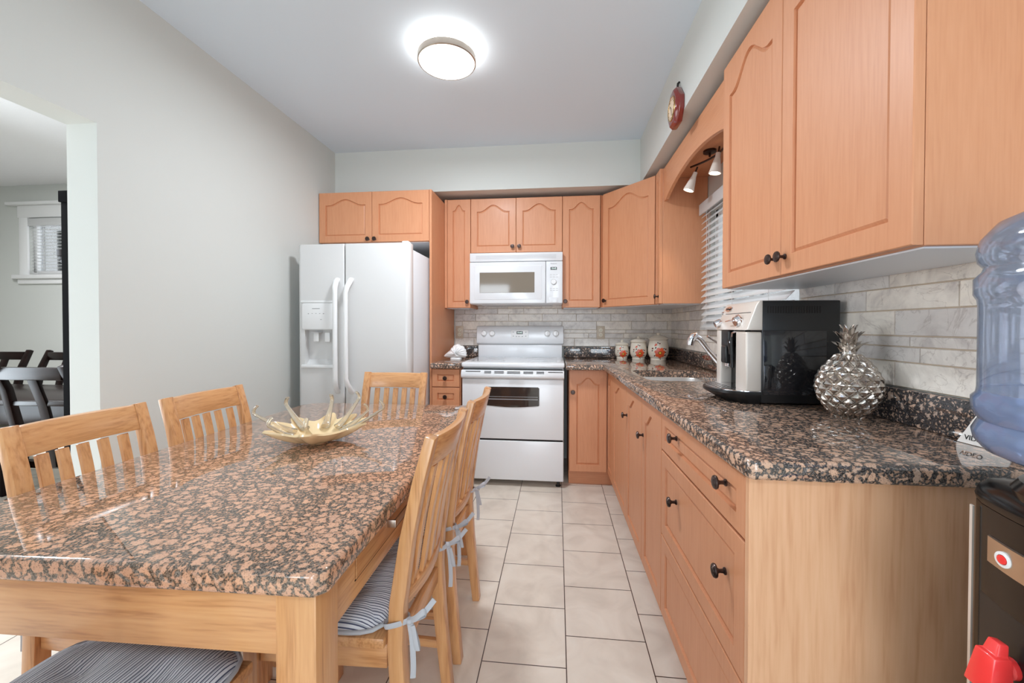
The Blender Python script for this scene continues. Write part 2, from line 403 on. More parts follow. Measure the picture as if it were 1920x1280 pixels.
def cut(o, cutter):
    """subtract one mesh from another and drop the tool"""
    md = o.modifiers.new('c', 'BOOLEAN'); md.operation = 'DIFFERENCE'; md.object = cutter; md.solver = 'EXACT'
    dg = bpy.context.evaluated_depsgraph_get(); dg.update()
    me = bpy.data.meshes.new_from_object(o.evaluated_get(dg))
    o.modifiers.clear(); o.data = me
    me.shade_smooth(); me.set_sharp_from_angle(angle=R(35))
    bpy.data.objects.remove(cutter)
def text(name, body, size, loc, rot, mat, parent, depth=.0004, bold=False):
    cu = bpy.data.curves.new(name, 'FONT'); cu.body = body; cu.size = size; cu.extrude = depth
    cu.align_x = 'CENTER'; cu.align_y = 'CENTER'
    t = bpy.data.objects.new(name, cu); C.objects.link(t)
    dg = bpy.context.evaluated_depsgraph_get(); dg.update()
    me = bpy.data.meshes.new_from_object(t.evaluated_get(dg)); bpy.data.objects.remove(t)
    me.materials.clear(); me.materials.append(mat)
    o = bpy.data.objects.new(name, me); C.objects.link(o); o.parent = parent; o.location = loc; o.rotation_euler = rot
    return o
def rrect(x0, x1, y0, y1, r, n=5):
    out = []
    for cx, cy, a0 in ((x1-r, y0+r, -90), (x1-r, y1-r, 0), (x0+r, y1-r, 90), (x0+r, y0+r, 180)):
        for k in range(n+1):
            a = R(a0+90*k/n); out.append((cx+r*math.cos(a), cy+r*math.sin(a)))
    return out
def copy_tree(o, parent=None):
    c = o.copy(); C.objects.link(c)
    if parent: c.parent = parent
    for ch in o.children: copy_tree(ch, c)
    return c

# ------------------------------------------------------------------ room shell
XL, XW = -1.86, -2.0          # shared wall, kitchen face and dining face
YB, XR, ZC = 3.68, 1.0, 2.642
struct(MB().box(-6.2, 3.4, -2.8, 3.75, -.1, 0).build('floor', M['floor']))
struct(MB().box(XL-.02, 3.4, -2.8, YB+.1, ZC, ZC+.1).build('ceiling', M['ceiling']))
struct(MB().box(XL-.14, XR+.15, YB, YB+.1, 0, ZC).build('wall_back', M['wall']))
# left wall with the wide opening to the dining room
struct(MB().box(XW, XL, 1.468, YB, 0, ZC).box(XW, XL, -.55, 1.468, 2.012, ZC).box(XW, XL, -2.7, -.55, 0, ZC).build('wall_left', M['wall']))
# right wall with window opening
WY0, WY1, WZ0, WZ1 = 1.80, 2.79, 1.20, 1.95
struct(MB().box(XR, XR+.15, .2, WY0, 0, ZC).box(XR, XR+.15, WY1, YB, 0, ZC).box(XR, XR+.15, WY0, WY1, 0, WZ0).box(XR, XR+.15, WY0, WY1, WZ1, ZC).build('wall_right', M['wall']))
struct(MB().box(XR, 3.4, .1, .2, 0, ZC).build('wall_return', M['wall']))
struct(MB().box(3.4, 3.5, -2.8, -2.5, 0, ZC).box(3.4, 3.5, -2.5, .2, 0, ZC).build('wall_hall', M['wall']))
# wall behind the camera with window opening and added door opening for fill
fw = MB()
fw.box(-2.0, -1.8, -2.7, -2.6, 0, ZC).box(-1.8, -1.1, -2.7, -2.6, 0, .95).box(-1.8, -1.1, -2.7, -2.6, 2.15, ZC)
fw.box(-1.1, -.35, -2.7, -2.6, 0, ZC).box(-.35, .95, -2.7, -2.6, 2.08, ZC).box(.95, 3.4, -2.7, -2.6, 0, ZC)
struct(fw.build('wall_front', M['wall']))
# soffit above the wall cabinets
SX, SY, SZ = .638, 3.245, 2.292
struct(MB().prism([(XL, SY), (SX, SY), (SX, .2), (XR, .2), (XR, YB), (XL, YB)], 'z', SZ, ZC).build('trim_1', M['wall']))
# dining room shell
DY = 3.55
DX0, DX1, DZ0, DZ1 = -5.27, -4.45, 1.70, 2.27
struct(MB().box(-6.2, DX0, DY, DY+.12, 0, 2.62).box(DX1, XW, DY, DY+.12, 0, 2.62).box(DX0, DX1, DY, DY+.12, 0, DZ0).box(DX0, DX1, DY, DY+.12, DZ1, 2.62).build('wall_far', M['wall']))
struct(MB().box(-6.2, XW, -1.6, DY+.12, 2.60, 2.7).build('ceiling_dining', M['popcorn']))
struct(MB().box(-6.3, -6.2, 1.9, DY+.12, 0, 2.62).build('wall_outer', M['wall']))
struct(MB().box(-6.2, -4.0, 1.8, 1.9, 0, 2.62).box(-4.1, -4.0, -1.6, -.6, 0, 2.62).box(-4.1, -4.0, 1.7, 1.8, 0, 2.62).box(-4.1, -4.0, -.6, 1.7, 0, .3).box(-4.1, -4.0, -.6, 1.7, 2.3, 2.62).build('wall_fill_jog', M['wall']))  # out-of-view jog and opening, added to hold the dining fill
struct(MB().box(-4.0, XW, -1.6, -1.5, 0, 2.62).build('wall_street', M['wall']))
struct(MB().box(XL, XL+.012, 1.468, 2.6, 0, .09).build('baseboard_left', M['trim'], bevel=.004))

# tiled backsplash: individual tiles over grout
def tile_wall(name, horiz, a0, a1, z0, z1, fixed, sign, skip=None):
    me = bpy.data.meshes.new(name); bm = bmesh.new()
    lay = bm.faces.layers.int.new('x')
    def P(u, z, d): return (u, fixed-sign*d, z) if horiz else (fixed-sign*d, u, z)
    tones = []
    def quadbox(u0, u1, zz0, zz1, d0, d1, mi, tone, ch=.0015):
        b = [bm.verts.new(P(u, z, d0)) for u, z in ((u0, zz0), (u1, zz0), (u1, zz1), (u0, zz1))]
        t = [bm.verts.new(P(u, z, d1)) for u, z in ((u0+ch, zz0+ch), (u1-ch, zz0+ch), (u1-ch, zz1-ch), (u0+ch, zz1-ch))]
        fs = [bm.faces.new(t)]+[bm.faces.new((b[i], b[(i+1) % 4], t[(i+1) % 4], t[i])) for i in range(4)]
        for f in fs: f.material_index = mi; tones.append(tone)
    quadbox(a0, a1, z0, z1, 0, .004, 1, 0)
    z = z0+.002; rows = [.073, .044, .031, .075, .067, .05, .075, .044]; k = 0
    rnd = random.Random(11 if horiz else 5)
    while z < z1-.01:
        h = min(rows[k % len(rows)], z1-z); u = a0-rnd.random()*.28
        while u < a1:
            L = .305 if rows[k % len(rows)] > .05 else rnd.choice((.305, .24))
            u0, u1 = max(u, a0), min(u+L, a1)
            if u1-u0 > .01: quadbox(u0+.001, u1-.001, z+.001, z+h-.001, .003, .0095, 0, rnd.random())
            u += L
        z += h; k += 1
    bmesh.ops.recalc_face_normals(bm, faces=bm.faces)
    bm.to_mesh(me); bm.free()
    ca = me.attributes.new('tone', 'FLOAT_COLOR', 'FACE')
    for i, t in enumerate(tones): ca.data[i].color = (t, (t*7.3) % 1, (t*13.7) % 1, 1)
    me.materials.append(M['tile']); me.materials.append(M['grout'])
    o = bpy.data.objects.new(name, me); C.objects.link(o)
    return struct(o)
tile_wall('trim_2', True, -.94, XR, 1.012, 1.42, YB, 1)
tile_wall('trim_3', False, .87, WY0-.02, 1.012, 1.345, XR, 1)
tile_wall('trim_4', False, WY0-.02, WY1+.02, 1.012, 1.165, XR, 1)
tile_wall('trim_5', False, WY1+.02, YB-.01, 1.012, 1.345, XR, 1)

# ------------------------------------------------------------------ kitchen cabinets
def knob_mb():
    m = MB()
    m.lathe([(.0085, 0), (.0085, -.003), (.005, -.006), (.0045, -.014), (.007, -.019), (.0155, -.022), (.0165, -.0255), (.0150, -.0285),
             (.0125, -.029), (.0120, -.0300), (.0085, -.0300), (.0080, -.0312), (.001, -.0318)], axis='y', n=24)
    return m
def panel_mb(w, h, fw=.052, arch=0, t=.02, rec=.009):
    """frame-and-panel front facing -y, origin at lower left"""
    m = MB(); fw = min(fw, w*.3, h*.3)
    inner = [(fw, fw), (w-fw, fw)]; outer = [(0, 0), (w, 0)]
    n = 20 if arch else 1
    zt = h-fw-arch
    for i in range(n+1):
        s = i/n
        u = (w-fw)+(2*fw-w)*s
        q = abs(2*s-1)                      # bell-shaped rise with small level shoulders
        b = .5+.5*math.cos(PI*min(1, q/.84))
        inner.append((u, zt+arch*b)); outer.append((w*(1-s), h))
    N = len(inner)
    # outline moved inwards for the sloped sticking
    cx = w/2; cz = h/2; d = .007
    def ins(p): return (p[0]+(d if p[0] < cx-1e-4 else -d)*min(1, abs(p[0]-cx)/(w/2-fw+1e-6)), p[1]+(d if p[1] < cz else -d))
    def ins_d(dd): 
        nonlocal d
        d = dd; return [ins(p) for p in inner]
    rings = [[(p[0], t, p[1]) for p in outer],
             [(p[0], .002, p[1]) for p in outer],
             [(min(max(p[0], .002), w-.002), 0, min(max(p[1], .002), h-.002)) for p in outer],
             [(p[0], 0, p[1]) for p in inner], [(p[0], .010, p[1]) for p in ins_d(.0018)], [(p[0], .010, p[1]) for p in ins_d(.0042)], [(p[0], .0045, p[1]) for p in ins_d(.012)]]
    m.loft(rings, True, True)
    return m
def add_door(root, x0, x1, z0, z1, knob=None, arch=0, name='door', fw=.052, y=0, grain='maple', g=.0015):
    d = panel_mb(x1-x0-2*g, z1-z0-2*g, fw, arch).build(name, M[grain], root, loc=(x0+g, y, z0+g), tri=True, angle=25)
    for k in (knob or []):
        knob_mb().build('knob', M['bronze'], d, loc=(k[0]-x0-g, 0, k[1]-z0-g))
    return d
KG = 'maple wall cabinets'
def cabinet(name, label, loc, rz, w, h, depth, upper=True, group=None, cat='cabinet', toe=0, hollow=False):
    root = thing(name, label, cat, loc, rz, group)
    z0 = 0 if upper else toe
    if hollow:
        MB().box(0, w, .0215, depth, z0, .62).box(0, w, .0215, .04, .62, h).box(0, .018, .04, depth, .62, h).box(w-.018, w, .04, depth, .62, h).build('body', M['maple'], root)
    else:
        MB().box(0, w, .0215, depth, z0, h).build('body', M['maple'], root, bevel=.0015, seg=1)
    if upper:
        MB().box(.012, w-.012, .03, depth-.012, -.004, -.0003).build('bottom_panel', M['melamine'], root)['label'] = 'white underside panel'
    elif toe:
        MB().box(.0, w, .075, depth, 0, toe).build('toe_kick', M['maple_x'], root)
    return root
ZU0, ZU1 = 1.346, 2.257
YD = 3.353
# over the fridge
t = cabinet('wall_cabinet', 'wide two-door maple cabinet above the white refrigerator', (-1.855, 3.0, 1.838), 0, .886, .39, .67)
add_door(t, .0, .432, 0, .39, [(.405, .022)], .045); add_door(t, .432, .886, 0, .39, [(.459, .022)], .045)
e = MB().box(-.967, -.950, 3.0, YB-.002, 0, 2.228).build('cabinet_end_panel', M['maple'], bevel=.0015, seg=1)
tag(e, 'tall plain maple panel standing between refrigerator and small drawer unit', 'panel')
# narrow one left of the microwave
t = cabinet('wall_cabinet', 'narrow single-door maple wall cabinet left of the microwave', (-.948, YD, ZU0), 0, .2225, ZU1-ZU0, .325, group=KG)
add_door(t, .022, .2225, 0, ZU1-ZU0, [(.196, .05)], .05, fw=.045)
MB().box(0, .021, .001, .021, 0, ZU1-ZU0).build('filler_strip', M['maple'], t)
# over the microwave
t = cabinet('wall_cabinet', 'short two-door maple cabinet directly above the microwave', (-.7245, YD, 1.804), 0, .764, ZU1-1.804, .325)
add_door(t, 0, .382, 0, ZU1-1.804, [(.354, .048)], .055); add_door(t, .382, .764, 0, ZU1-1.804, [(.41, .048)], .055)
# right of the microwave
t = cabinet('wall_cabinet', 'tall single-door maple wall cabinet right of the microwave', (.0405, YD, ZU0), 0, .3055, ZU1-ZU0, .325, group=KG)
add_door(t, 0, .3055, 0, ZU1-ZU0, [(.025, .05)], .055)
# diagonal corner cabinet
t = thing('corner_wall_cabinet', 'angled corner maple wall cabinet above the flowered canisters', 'cabinet', (.362, 3.345, ZU0), 0)
dx, dy = .687-.362, 2.955-3.345
ang = math.atan2(dy, dx); L = math.hypot(dx, dy)
MB().prism([(-.013, .012), (.004, .026), (dx+.026, dy+.012), (XR-.363, dy+.012), (XR-.363, YB-3.347), (-.013, YB-3.347)], 'z', 0, ZU1-ZU0).build('body', M['maple'], t)
MB().prism([(-.01, .02), (.006, .03), (dx+.026, dy+.016), (XR-.365, dy+.016), (XR-.365, YB-3.349), (-.01, YB-3.349)], 'z', -.004, -.0003).build('bottom_panel', M['melamine'], t)['label'] = 'white underside panel'
d = panel_mb(L-.012, ZU1-ZU0-.003, .055, .07).build('door', M['maple'], t, loc=(.006*math.cos(ang), .006*math.sin(ang), .0015), rot=(0, 0, ang), tri=True, angle=25)
knob_mb().build('knob', M['bronze'], d, loc=(.03, 0, .05))
# slim end cabinet beside the window
t = cabinet('wall_cabinet', 'slim maple wall cabinet whose plain side faces the window', (.687, 2.953, ZU0), R(-90), .1165, ZU1-ZU0, .311)
add_door(t, 0, .1165, 0, ZU1-ZU0, [(.092, .05)], .04, fw=.03)
# arched valance over the window
t = thing('window_valance', 'arched maple valance bridging the cabinets over the sink window', 'valance', (.715, 1.786, 0))
n = 28; Lv = 2.834-1.786; pts = [(0, ZU1), (0, 2.035), (.05, 2.035)]
for i in range(n+1):
    s = i/n; pts.append((.05+(Lv-.1)*s, 2.04+.072*math.sin(PI*s)**.8))
pts += [(Lv-.05, 2.035), (Lv, 2.035), (Lv, ZU1)]
MB().prism(pts, 'x', 0, .02).build('front_board', M['maple_y'], t, tri=True)
MB().box(.022, XR-.716, 0, Lv, 2.19, 2.208).build('top_board', M['maple_y'], t)
# big near pair
t = cabinet('wall_cabinet', 'large two-door maple wall cabinet above the coffee machine and pineapple', (.687, 1.784, ZU0), R(-90), .917, ZU1-ZU0, .311)
add_door(t, 0, .447, 0, ZU1-ZU0, [(.421, .055)], .08, fw=.058); add_door(t, .447, .917, 0, ZU1-ZU0, [(.473, .055)], .08, fw=.058)

# base cabinets ---------------------------------------------------------
t = cabinet('drawer_cabinet', 'small maple drawer unit between tall panel and white stove', (-.949, 2.985, 0), 0, .222, .872, .69, upper=False, toe=.1)
for z0, z1 in ((.732, .868), (.59, .728), (.35, .586), (.11, .346)):
    add_door(t, .004, .218, z0, z1, [(.111, (z0+z1)/2)], 0, 'drawer', fw=.042)
aw = math.atan2(.885-3.05, .40-.37); ux, uy = math.cos(aw), math.sin(aw)
def run(y): return (.37+(3.05-y)*(.03/2.165), y, 0)
t = thing('corner_base_cabinet', 'L-shaped maple corner base cabinet right of the stove', 'cabinet', (.088, 3.03, 0))
MB().prism([(0, .0215), (.303, .0215), (.307, -.253), (.9, -.253), (.9, .63), (0, .63)], 'z', .1, .872).build('body', M['maple'], t)
MB().prism([(.0, .063), (.345, .063), (.345, -.252), (.9, -.252), (.9, .63), (0, .63)], 'z', 0, .1).build('toe_kick', M['maple_x'], t)
add_door(t, .002, .277, .112, .868, [(.028, .705)], .05)
d = panel_mb(.268, .755, .05, .05).build('door', M['maple'], t, loc=(.283, .016, .113), rot=(0, 0, aw), tri=True, angle=25)
def base_unit(name, label, ya, yb, cat='cabinet', hollow=False):
    p = run(ya); Lr = (ya-yb)/abs(uy)-.001
    return cabinet(name, label, p, aw, Lr, .872, .585, upper=False, toe=.1, cat=cat, hollow=hollow), Lr
t, Lr = base_unit('sink_base_cabinet', 'wide two-door maple base cabinet below the kitchen sink', 2.776, 1.898, hollow=True)
add_door(t, 0, .489, .112, .868, None, .05); add_door(t, .489, Lr, .112, .868, [(.515, .705)], .05)
t, Lr = base_unit('base_cabinet', 'single-door maple base cabinet between sink cabinet and drawer bank', 1.897, 1.566)
add_door(t, 0, Lr, .112, .868, [(.028, .70)], .05)
t, Lr = base_unit('drawer_cabinet', 'large maple three-drawer bank at the near counter end', 1.565, .905)
for z0, z1 in ((.73, .868), (.415, .726), (.112, .411)):
    zk = (z0+z1)/2 if z1 < .4 or z1 > .8 else .588
    add_door(t, 0, Lr, z0, z1, [(.185, zk+.02), (Lr-.095, zk+.02)], 0, 'drawer', fw=.048)
MB().box(Lr+.0005, Lr+.018, .0, .585, 0, .872).build('end_panel', M['maple_end'], t, bevel=.001, seg=1)['label'] = 'paler end panel with visible grain'

# countertops -------------------------------------------------------------
c = MB().box(-.949, -.724, 2.955, YB-.002, .8725, .914).build('countertop', M['granite'], bevel=.008, seg=3)
tag(c, 'short speckled granite countertop left of the stove under a white shell', 'countertop')
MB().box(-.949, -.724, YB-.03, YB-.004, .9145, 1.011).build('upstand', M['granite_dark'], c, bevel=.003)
ct = MB().prism([(.062, 2.955), (.335, 2.955), (.388, .885), (.396, .868), (.98, .868), (.998, .885), (.998, YB-.002), (.062, YB-.002)], 'z', .8725, .914).build('countertop', M['granite'], bevel=.011, seg=3)
tag(ct, 'long L-shaped speckled granite countertop along the right wall', 'countertop')
SKX0, SKX1, SKY0, SKY1 = .465, .86, 2.12, 2.63
cut(ct, MB().prism(rrect(SKX0, SKX1, SKY0, SKY1, .07), 'z', .85, .93).build('tool', M['granite']))
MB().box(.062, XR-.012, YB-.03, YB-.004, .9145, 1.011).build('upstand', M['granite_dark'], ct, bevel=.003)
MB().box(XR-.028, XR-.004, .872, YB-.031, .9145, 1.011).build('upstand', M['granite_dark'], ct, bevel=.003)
# sink
sk = MB(); rings = []
for ins, z, r in ((-.012, .8715, .08), (.002, .8715, .068), (.006, .865, .066), (.012, .72, .06), (.03, .70, .05), (.16, .692, .03)):
    rings.append([(x, y, z) for x, y in rrect(SKX0+ins, SKX1-ins, SKY0+ins, SKY1-ins, max(r, .02))])
for ins, z, r in ((.16, .689, .03), (.026, .697, .05), (.008, .72, .06), (.002, .865, .066), (-.012, .8675, .08)):
    rings.append([(x, y, z) for x, y in rrect(SKX0+ins, SKX1-ins, SKY0+ins, SKY1-ins, max(r, .02))])
sk.loft(rings, False, False)
n0 = len(rings[0])
sk.f.append([5*n0+i for i in range(n0)]); sk.mi.append(0)
s = sk.build('kitchen_sink', M['steel'])
tag(s, 'stainless steel undermount sink sunk into the granite countertop', 'sink')
MB().lathe([(.001, .6935), (.03, .6935), (.038, .6955), (.04, .6935)], c=(.66, 2.375, 0), n=24).build('drain', M['chrome'], s)
# faucet
t = thing('faucet', 'chrome pull-out faucet reaching over the sink from behind', 'faucet', (.925, 2.36, .914))
MB().lathe([(.028, 0), (.028, .012), (.023, .02), (.022, .085), (.026, .10), (.026, .135), (.018, .15), (.001, .155)], n=24).build('body', M['chrome'], t)
MB().tube([(0, 0, .05), (-.03, 0, .075), (-.09, -.005, .145), (-.135, -.01, .205), (-.155, -.012, .218)], [.015, .015, .014, .016, .018], n=16).build('spout', M['chrome'], t)
MB().tube([(-.150, -.012, .232), (-.168, -.012, .222), (-.184, -.012, .196), (-.188, -.012, .172)], [.014, .021, .021, .018], n=16).build('spray_head', M['chrome'], t)
MB().tube([(0, 0, .145), (-.02, -.01, .17), (-.075, -.02, .205), (-.10, -.025, .222)], [.009, .007, .005, .006], n=10).build('lever', M['chrome'], t)

# ------------------------------------------------------------------ refrigerator
t = thing('refrigerator', 'white side-by-side refrigerator with dispenser in its left door', 'refrigerator', (0, 0, 0))
MB().box(-1.755, -.982, 2.675, 3.42, .02, 1.715).build('body', M['white_tex'], t, bevel=.008)
MB().box(-1.74, -1.0, 2.62, 2.672, .02, .085).build('base_grille', M['pale_grey'], t, bevel=.003)
def fdoor(x0, x1, rl, rr):
    pts = []
    for cx, cy, r, a0 in ((x0, 2.60, rl, 180), (x1, 2.60, rr, 270)):
        ccx = cx+r if a0 == 180 else cx-r
        for k in range(7): a = R(a0+90*k/6); pts.append((ccx+r*math.cos(a), 2.60+r+r*math.sin(a)))
    pts += [(x1, 2.672), (x0, 2.672)]
    return MB().prism(pts, 'z', .09, 1.745)
dl = fdoor(-1.766, -1.431, .03, .010).build('freezer_door', M['white_fridge'], t, bevel=.004, seg=2)
dr = fdoor(-1.424, -.974, .010, .03).build('fridge_door', M['white_fridge'], t, bevel=.004, seg=2)
cut(dl, MB().prism([(2.58, .935), (2.62, .925), (2.648, .96), (2.648, 1.163), (2.58, 1.163)], 'x', -1.713, -1.508).build('tool', M['white_app']))
hd = lambda x, s: MB().tube([(x-s*.012, 2.603, .745), (x-s*.012, 2.585, .76), (x-s*.006, 2.558, .80), (x, 2.548, .84), (x, 2.546, 1.12), (x, 2.548, 1.41), (x-s*.006, 2.558, 1.45), (x-s*.012, 2.585, 1.49), (x-s*.012, 2.603, 1.505)], [.016, .016, .015, .013, .0125, .013, .015, .016, .016], n=14, flat=1.25)
hd(-1.466, 1).build('handle', M['white_pl'], dl); hd(-1.392, -1).build('handle', M['white_pl'], dr)
MB().prism(rrect(-1.728, -1.497, 1.168, 1.345, .012, 3), 'y', 2.592, 2.602).build('control_panel', M['white_pl'], dl, bevel=.003)
cp = MB()
cp.box(-1.655, -1.60, 2.5912, 2.592, 1.307, 1.311)
for k in range(5): cp.box(-1.685+k*.027, -1.677+k*.027, 2.5912, 2.592, 1.272+(.002 if 0 < k < 4 else 0), 1.277)
cp.box(-1.597, -1.585, 2.5912, 2.592, 1.233, 1.236)
cp.build('panel_marks', M['grey_pl'], dl)
MB().box(-1.655, -1.618, 2.606, 2.612, 1.085, 1.148).build('paddle', M['white_pl'], dl, bevel=.003)
MB().box(-1.575, -1.54, 2.608, 2.614, 1.082, 1.145).build('paddle', M['white_pl'], dl, bevel=.003)
MB().lathe([(.034, 0), (.036, .004), (.030, .004)], c=(-1.636, 2.616, 1.145), axis='z', n=24).build('chute_ring', M['pale_grey'], dl)
MB().box(-1.735, -1.49, 2.586, 2.604, .905, .928).build('drip_lip', M['white_pl'], dl, bevel=.006)
MB().box(-1.74, -1.49, 2.594, 2.603, 1.348, 1.362).build('panel_rim', M['white_pl'], dl, bevel=.004)
MB().box(-1.03, -.985, 2.61, 2.66, 1.7455, 1.757).build('hinge_cover', M['white_pl'], t, bevel=.004)

# ------------------------------------------------------------------ range
t = thing('stove', 'white freestanding electric stove with dark oven window', 'stove', (-.33, 2.985, 0))
MB().box(-.377, .377, .02, .66, .04, .905).build('body', M['white_app'], t, bevel=.003)
ck = MB().box(-.385, .385, -.012, .575, .885, .921)
ck.build('cooktop', M['white_app'], t, bevel=.012, seg=3)
MB().box(-.33, .33, .06, .53, .9205, .9225).build('glass_surface', plain('white_ceramic_glass', srgb(205, 207, 208), .1), t)
bur = MB()
for bx, by, br in ((-.18, .17, .1), (.18, .17, .08), (-.18, .41, .075), (.18, .41, .1)):
    bur.lathe([(br-.003, .9226), (br-.003, .923), (br, .923), (br, .9226)], c=(bx, by, 0), n=40, caps=False)
bur.build('burner_rings', M['grey_pl'], t)
# backguard: riser and rounded control console
MB().box(-.372, .372, .585, .66, .905, 1.03).build('riser', M['white_app'], t, bevel=.004)
prof = [(.60, 1.03), (.575, 1.035), (.562, 1.05), (.578, 1.165), (.590, 1.187), (.612, 1.195), (.66, 1.195), (.66, 1.03)]
cons = MB().prism(prof, 'x', -.386, .386).build('control_console', M['white_app'], t, bevel=.007, seg=3, angle=50)
def con_y(z): return .562+(z-1.05)/.115*.016
for kx in (-.318, -.245, .243, .318):
    k = MB().lathe([(.027, .001), (.028, -.003), (.024, -.007), (.021, -.016), (.019, -.018), (.001, -.018)], axis='y', n=28)
    k.box(-.005, .005, -.026, -.016, -.02, .02)
    k.build('knob', M['white_pl'], cons, loc=(kx, con_y(1.128), 1.128), rot=(R(-8), 0, 0), bevel=.0015, seg=1)
MB().prism(rrect(-.075, .08, 1.085, 1.16, .014, 4), 'y', .565, .5705).build('keypad', M['white_pl'], cons, bevel=.002)
MB().box(-.026, .028, .5635, .5655, 1.122, 1.148).build('display', M['lcd'], cons)
text('clock_digits', '10:45', .02, (.001, .5632, 1.135), (R(90), 0, 0), M['lcd_lit'], cons)
kp = MB()
for kx, kz in ((-.055, 1.14), (-.055, 1.105), (-.028, 1.102), (-.005, 1.102), (.025, 1.102), (.055, 1.105), (.055, 1.14)): kp.box(kx-.005, kx+.005, .5642, .5652, kz-.003, kz+.003)
kp.build('keypad_marks', M['grey_pl'], cons)
# oven door
od = MB().box(-.378, .378, -.012, .018, .355, .80).build('oven_door', M['white_app'], t, bevel=.006, seg=3)
wp = [(-.19, .742), (.19, .742), (.20, .735), (.20, .61)]
for k in range(9): s_ = k/8; wp.append((.195-.39*s_, .604-.012*math.sin(PI*s_)))
wp += [(-.20, .61), (-.20, .735)]
MB().prism(wp, 'y', -.0155, -.011).build('oven_window', M['oven_glass'], od, tri=True)
rk = MB()
for rz in (.668, .648): rk.box(-.19, .19, -.0160, -.0155, rz, rz+(.003 if rz > .65 else .006))
rk.build('rack_lines', M['grey_pl'], od)
hb = MB().prism([(-.02, .803), (-.04, .815), (-.042, .835), (-.03, .866), (.018, .868), (.018, .803)], 'x', -.381, .381).build('door_handle', M['white_app'], od, bevel=.004)
vs = MB()
for x0, x1, z in ((-.345, -.235, .8575), (-.205, -.155, .8575), (-.205, -.155, .848), (-.13, -.06, .8575), (-.13, -.06, .848), (-.035, .06, .8575), (-.035, .06, .848), (.085, .155, .8575), (.085, .155, .848), (.18, .235, .8575), (.18, .235, .848), (.265, .37, .8575)):
    vs.prism([(-.0345+(.8625-z)*-.37-.0012, z-.002), (-.0335+(.8625-z)*-.37-.0012, z+.002), (-.03, z+.002), (-.03, z-.002)], 'x', x0, x1)
vs.build('vent_slots', M['slot'], od)
MB().box(-.37, .37, -.005, .018, .868, .875).build('vent_gap', M['slot'], t)
MB().box(-.378, .378, -.012, .018, .05, .342).build('storage_drawer', M['white_app'], t, bevel=.006, seg=3)
MB().box(-.372, .372, -.002, .019, .342, .355).build('drawer_gap', M['gap'], t)
for fx in (-.34, .34): MB().lathe([(.012, .045), (.012, .012), (.02, .008), (.02, 0)], c=(fx, .04, 0), n=16).build('foot', M['black_pl'], t)

# ------------------------------------------------------------------ microwave
t = thing('microwave', 'white over-the-range microwave mounted above the stove', 'microwave', (-.34, 3.30, 1.37))
MB().box(-.381, .381, .03, .375, .004, .422).build('body', M['white_app'], t, bevel=.004)
gr = MB().box(-.382, .382, 0, .032, .352, .424).build('vent_grille', M['white_app'], t, bevel=.006)
gl = MB()
for k in range(5): gl.box(-.33, .33, -.0012, .002, .372+k*.007, .375+k*.007)
gl.build('grille_lines', M['pale_grey'], gr)
dd = MB().box(-.382, .245, -.004, .03, .008, .348).build('door', M['white_app'], t, bevel=.006, seg=3)
MB().prism(rrect(-.34, .215, .04, .315, .006, 2), 'y', -.0062, -.002).build('door_rim', M['white_app'], dd, bevel=.002)
MB().box(-.297, .155, -.0085, -.005, .096, .262).build('window', M['micro_glass'], dd, bevel=.001, seg=1)
pn = MB().box(.248, .382, -.004, .03, .008, .348).build('control_panel', M['white_app'], t, bevel=.006, seg=3)
MB().box(.285, .335, -.006, -.003, .278, .30).build('display', M['lcd'], pn)
text('clock_digits', '10:45', .018, (.31, -.0064, .289), (R(90), 0, 0), M['lcd_lit'], pn)
text('maker_name', 'Panasonic', .0125, (.31, -.0046, .328), (R(90), 0, 0), M['grey_pl'], pn)
MB().lathe([(.021, -.004), (.021, -.012), (.019, -.014), (.001, -.0145)], c=(.31, 0, .18), axis='y', n=28).build('dial', M['white_pl'], pn)
MB().lathe([(.0205, -.0035), (.0205, -.006), (.023, -.006), (.023, -.0035)], c=(.31, 0, .18), axis='y', n=28, caps=False).build('dial_ring', M['grey_pl'], pn)
bt = MB()
for r_ in (.238, .22, .128, .112):
    for k in range(3): bt.box(.28+k*.024, .296+k*.024, -.0048, -.003, r_-.003, r_+.003)
bt.build('buttons', M['pale_grey'], pn)
MB().box(.272, .348, -.006, -.003, .012, .055).build('open_button', M['white_app'], pn, bevel=.002)
MB().box(-.3, .3, .05, .36, 0, .004).build('bottom_filter', M['pale_grey'], t)

# ------------------------------------------------------------------ outlets
def outlet(label, x):
    t = thing('wall_outlet', label, 'outlet', (x, YB-.0095, 1.137))
    MB().box(-.036, .036, -.006, 0, -.058, .058).build('plate', M['beige_pl'], t, bevel=.003)
    for z in (.021, -.021):
        s = MB().lathe([(.0165, -.005), (.0165, -.0085), (.001, -.0087)], axis='y', n=20).build('socket', M['cream_pl'], t, loc=(0, 0, z))
        MB().box(-.007, -.005, -.0092, -.0085, -.003, .006).box(.005, .007, -.0092, -.0085, -.003, .006).box(-.002, .002, -.0092, -.0085, -.010, -.006).build('slots', M['slot'], s)
outlet('beige double outlet on the tiles above the white shell', -.897)
outlet('beige double outlet on the tiles left of the flowered canisters', .385)

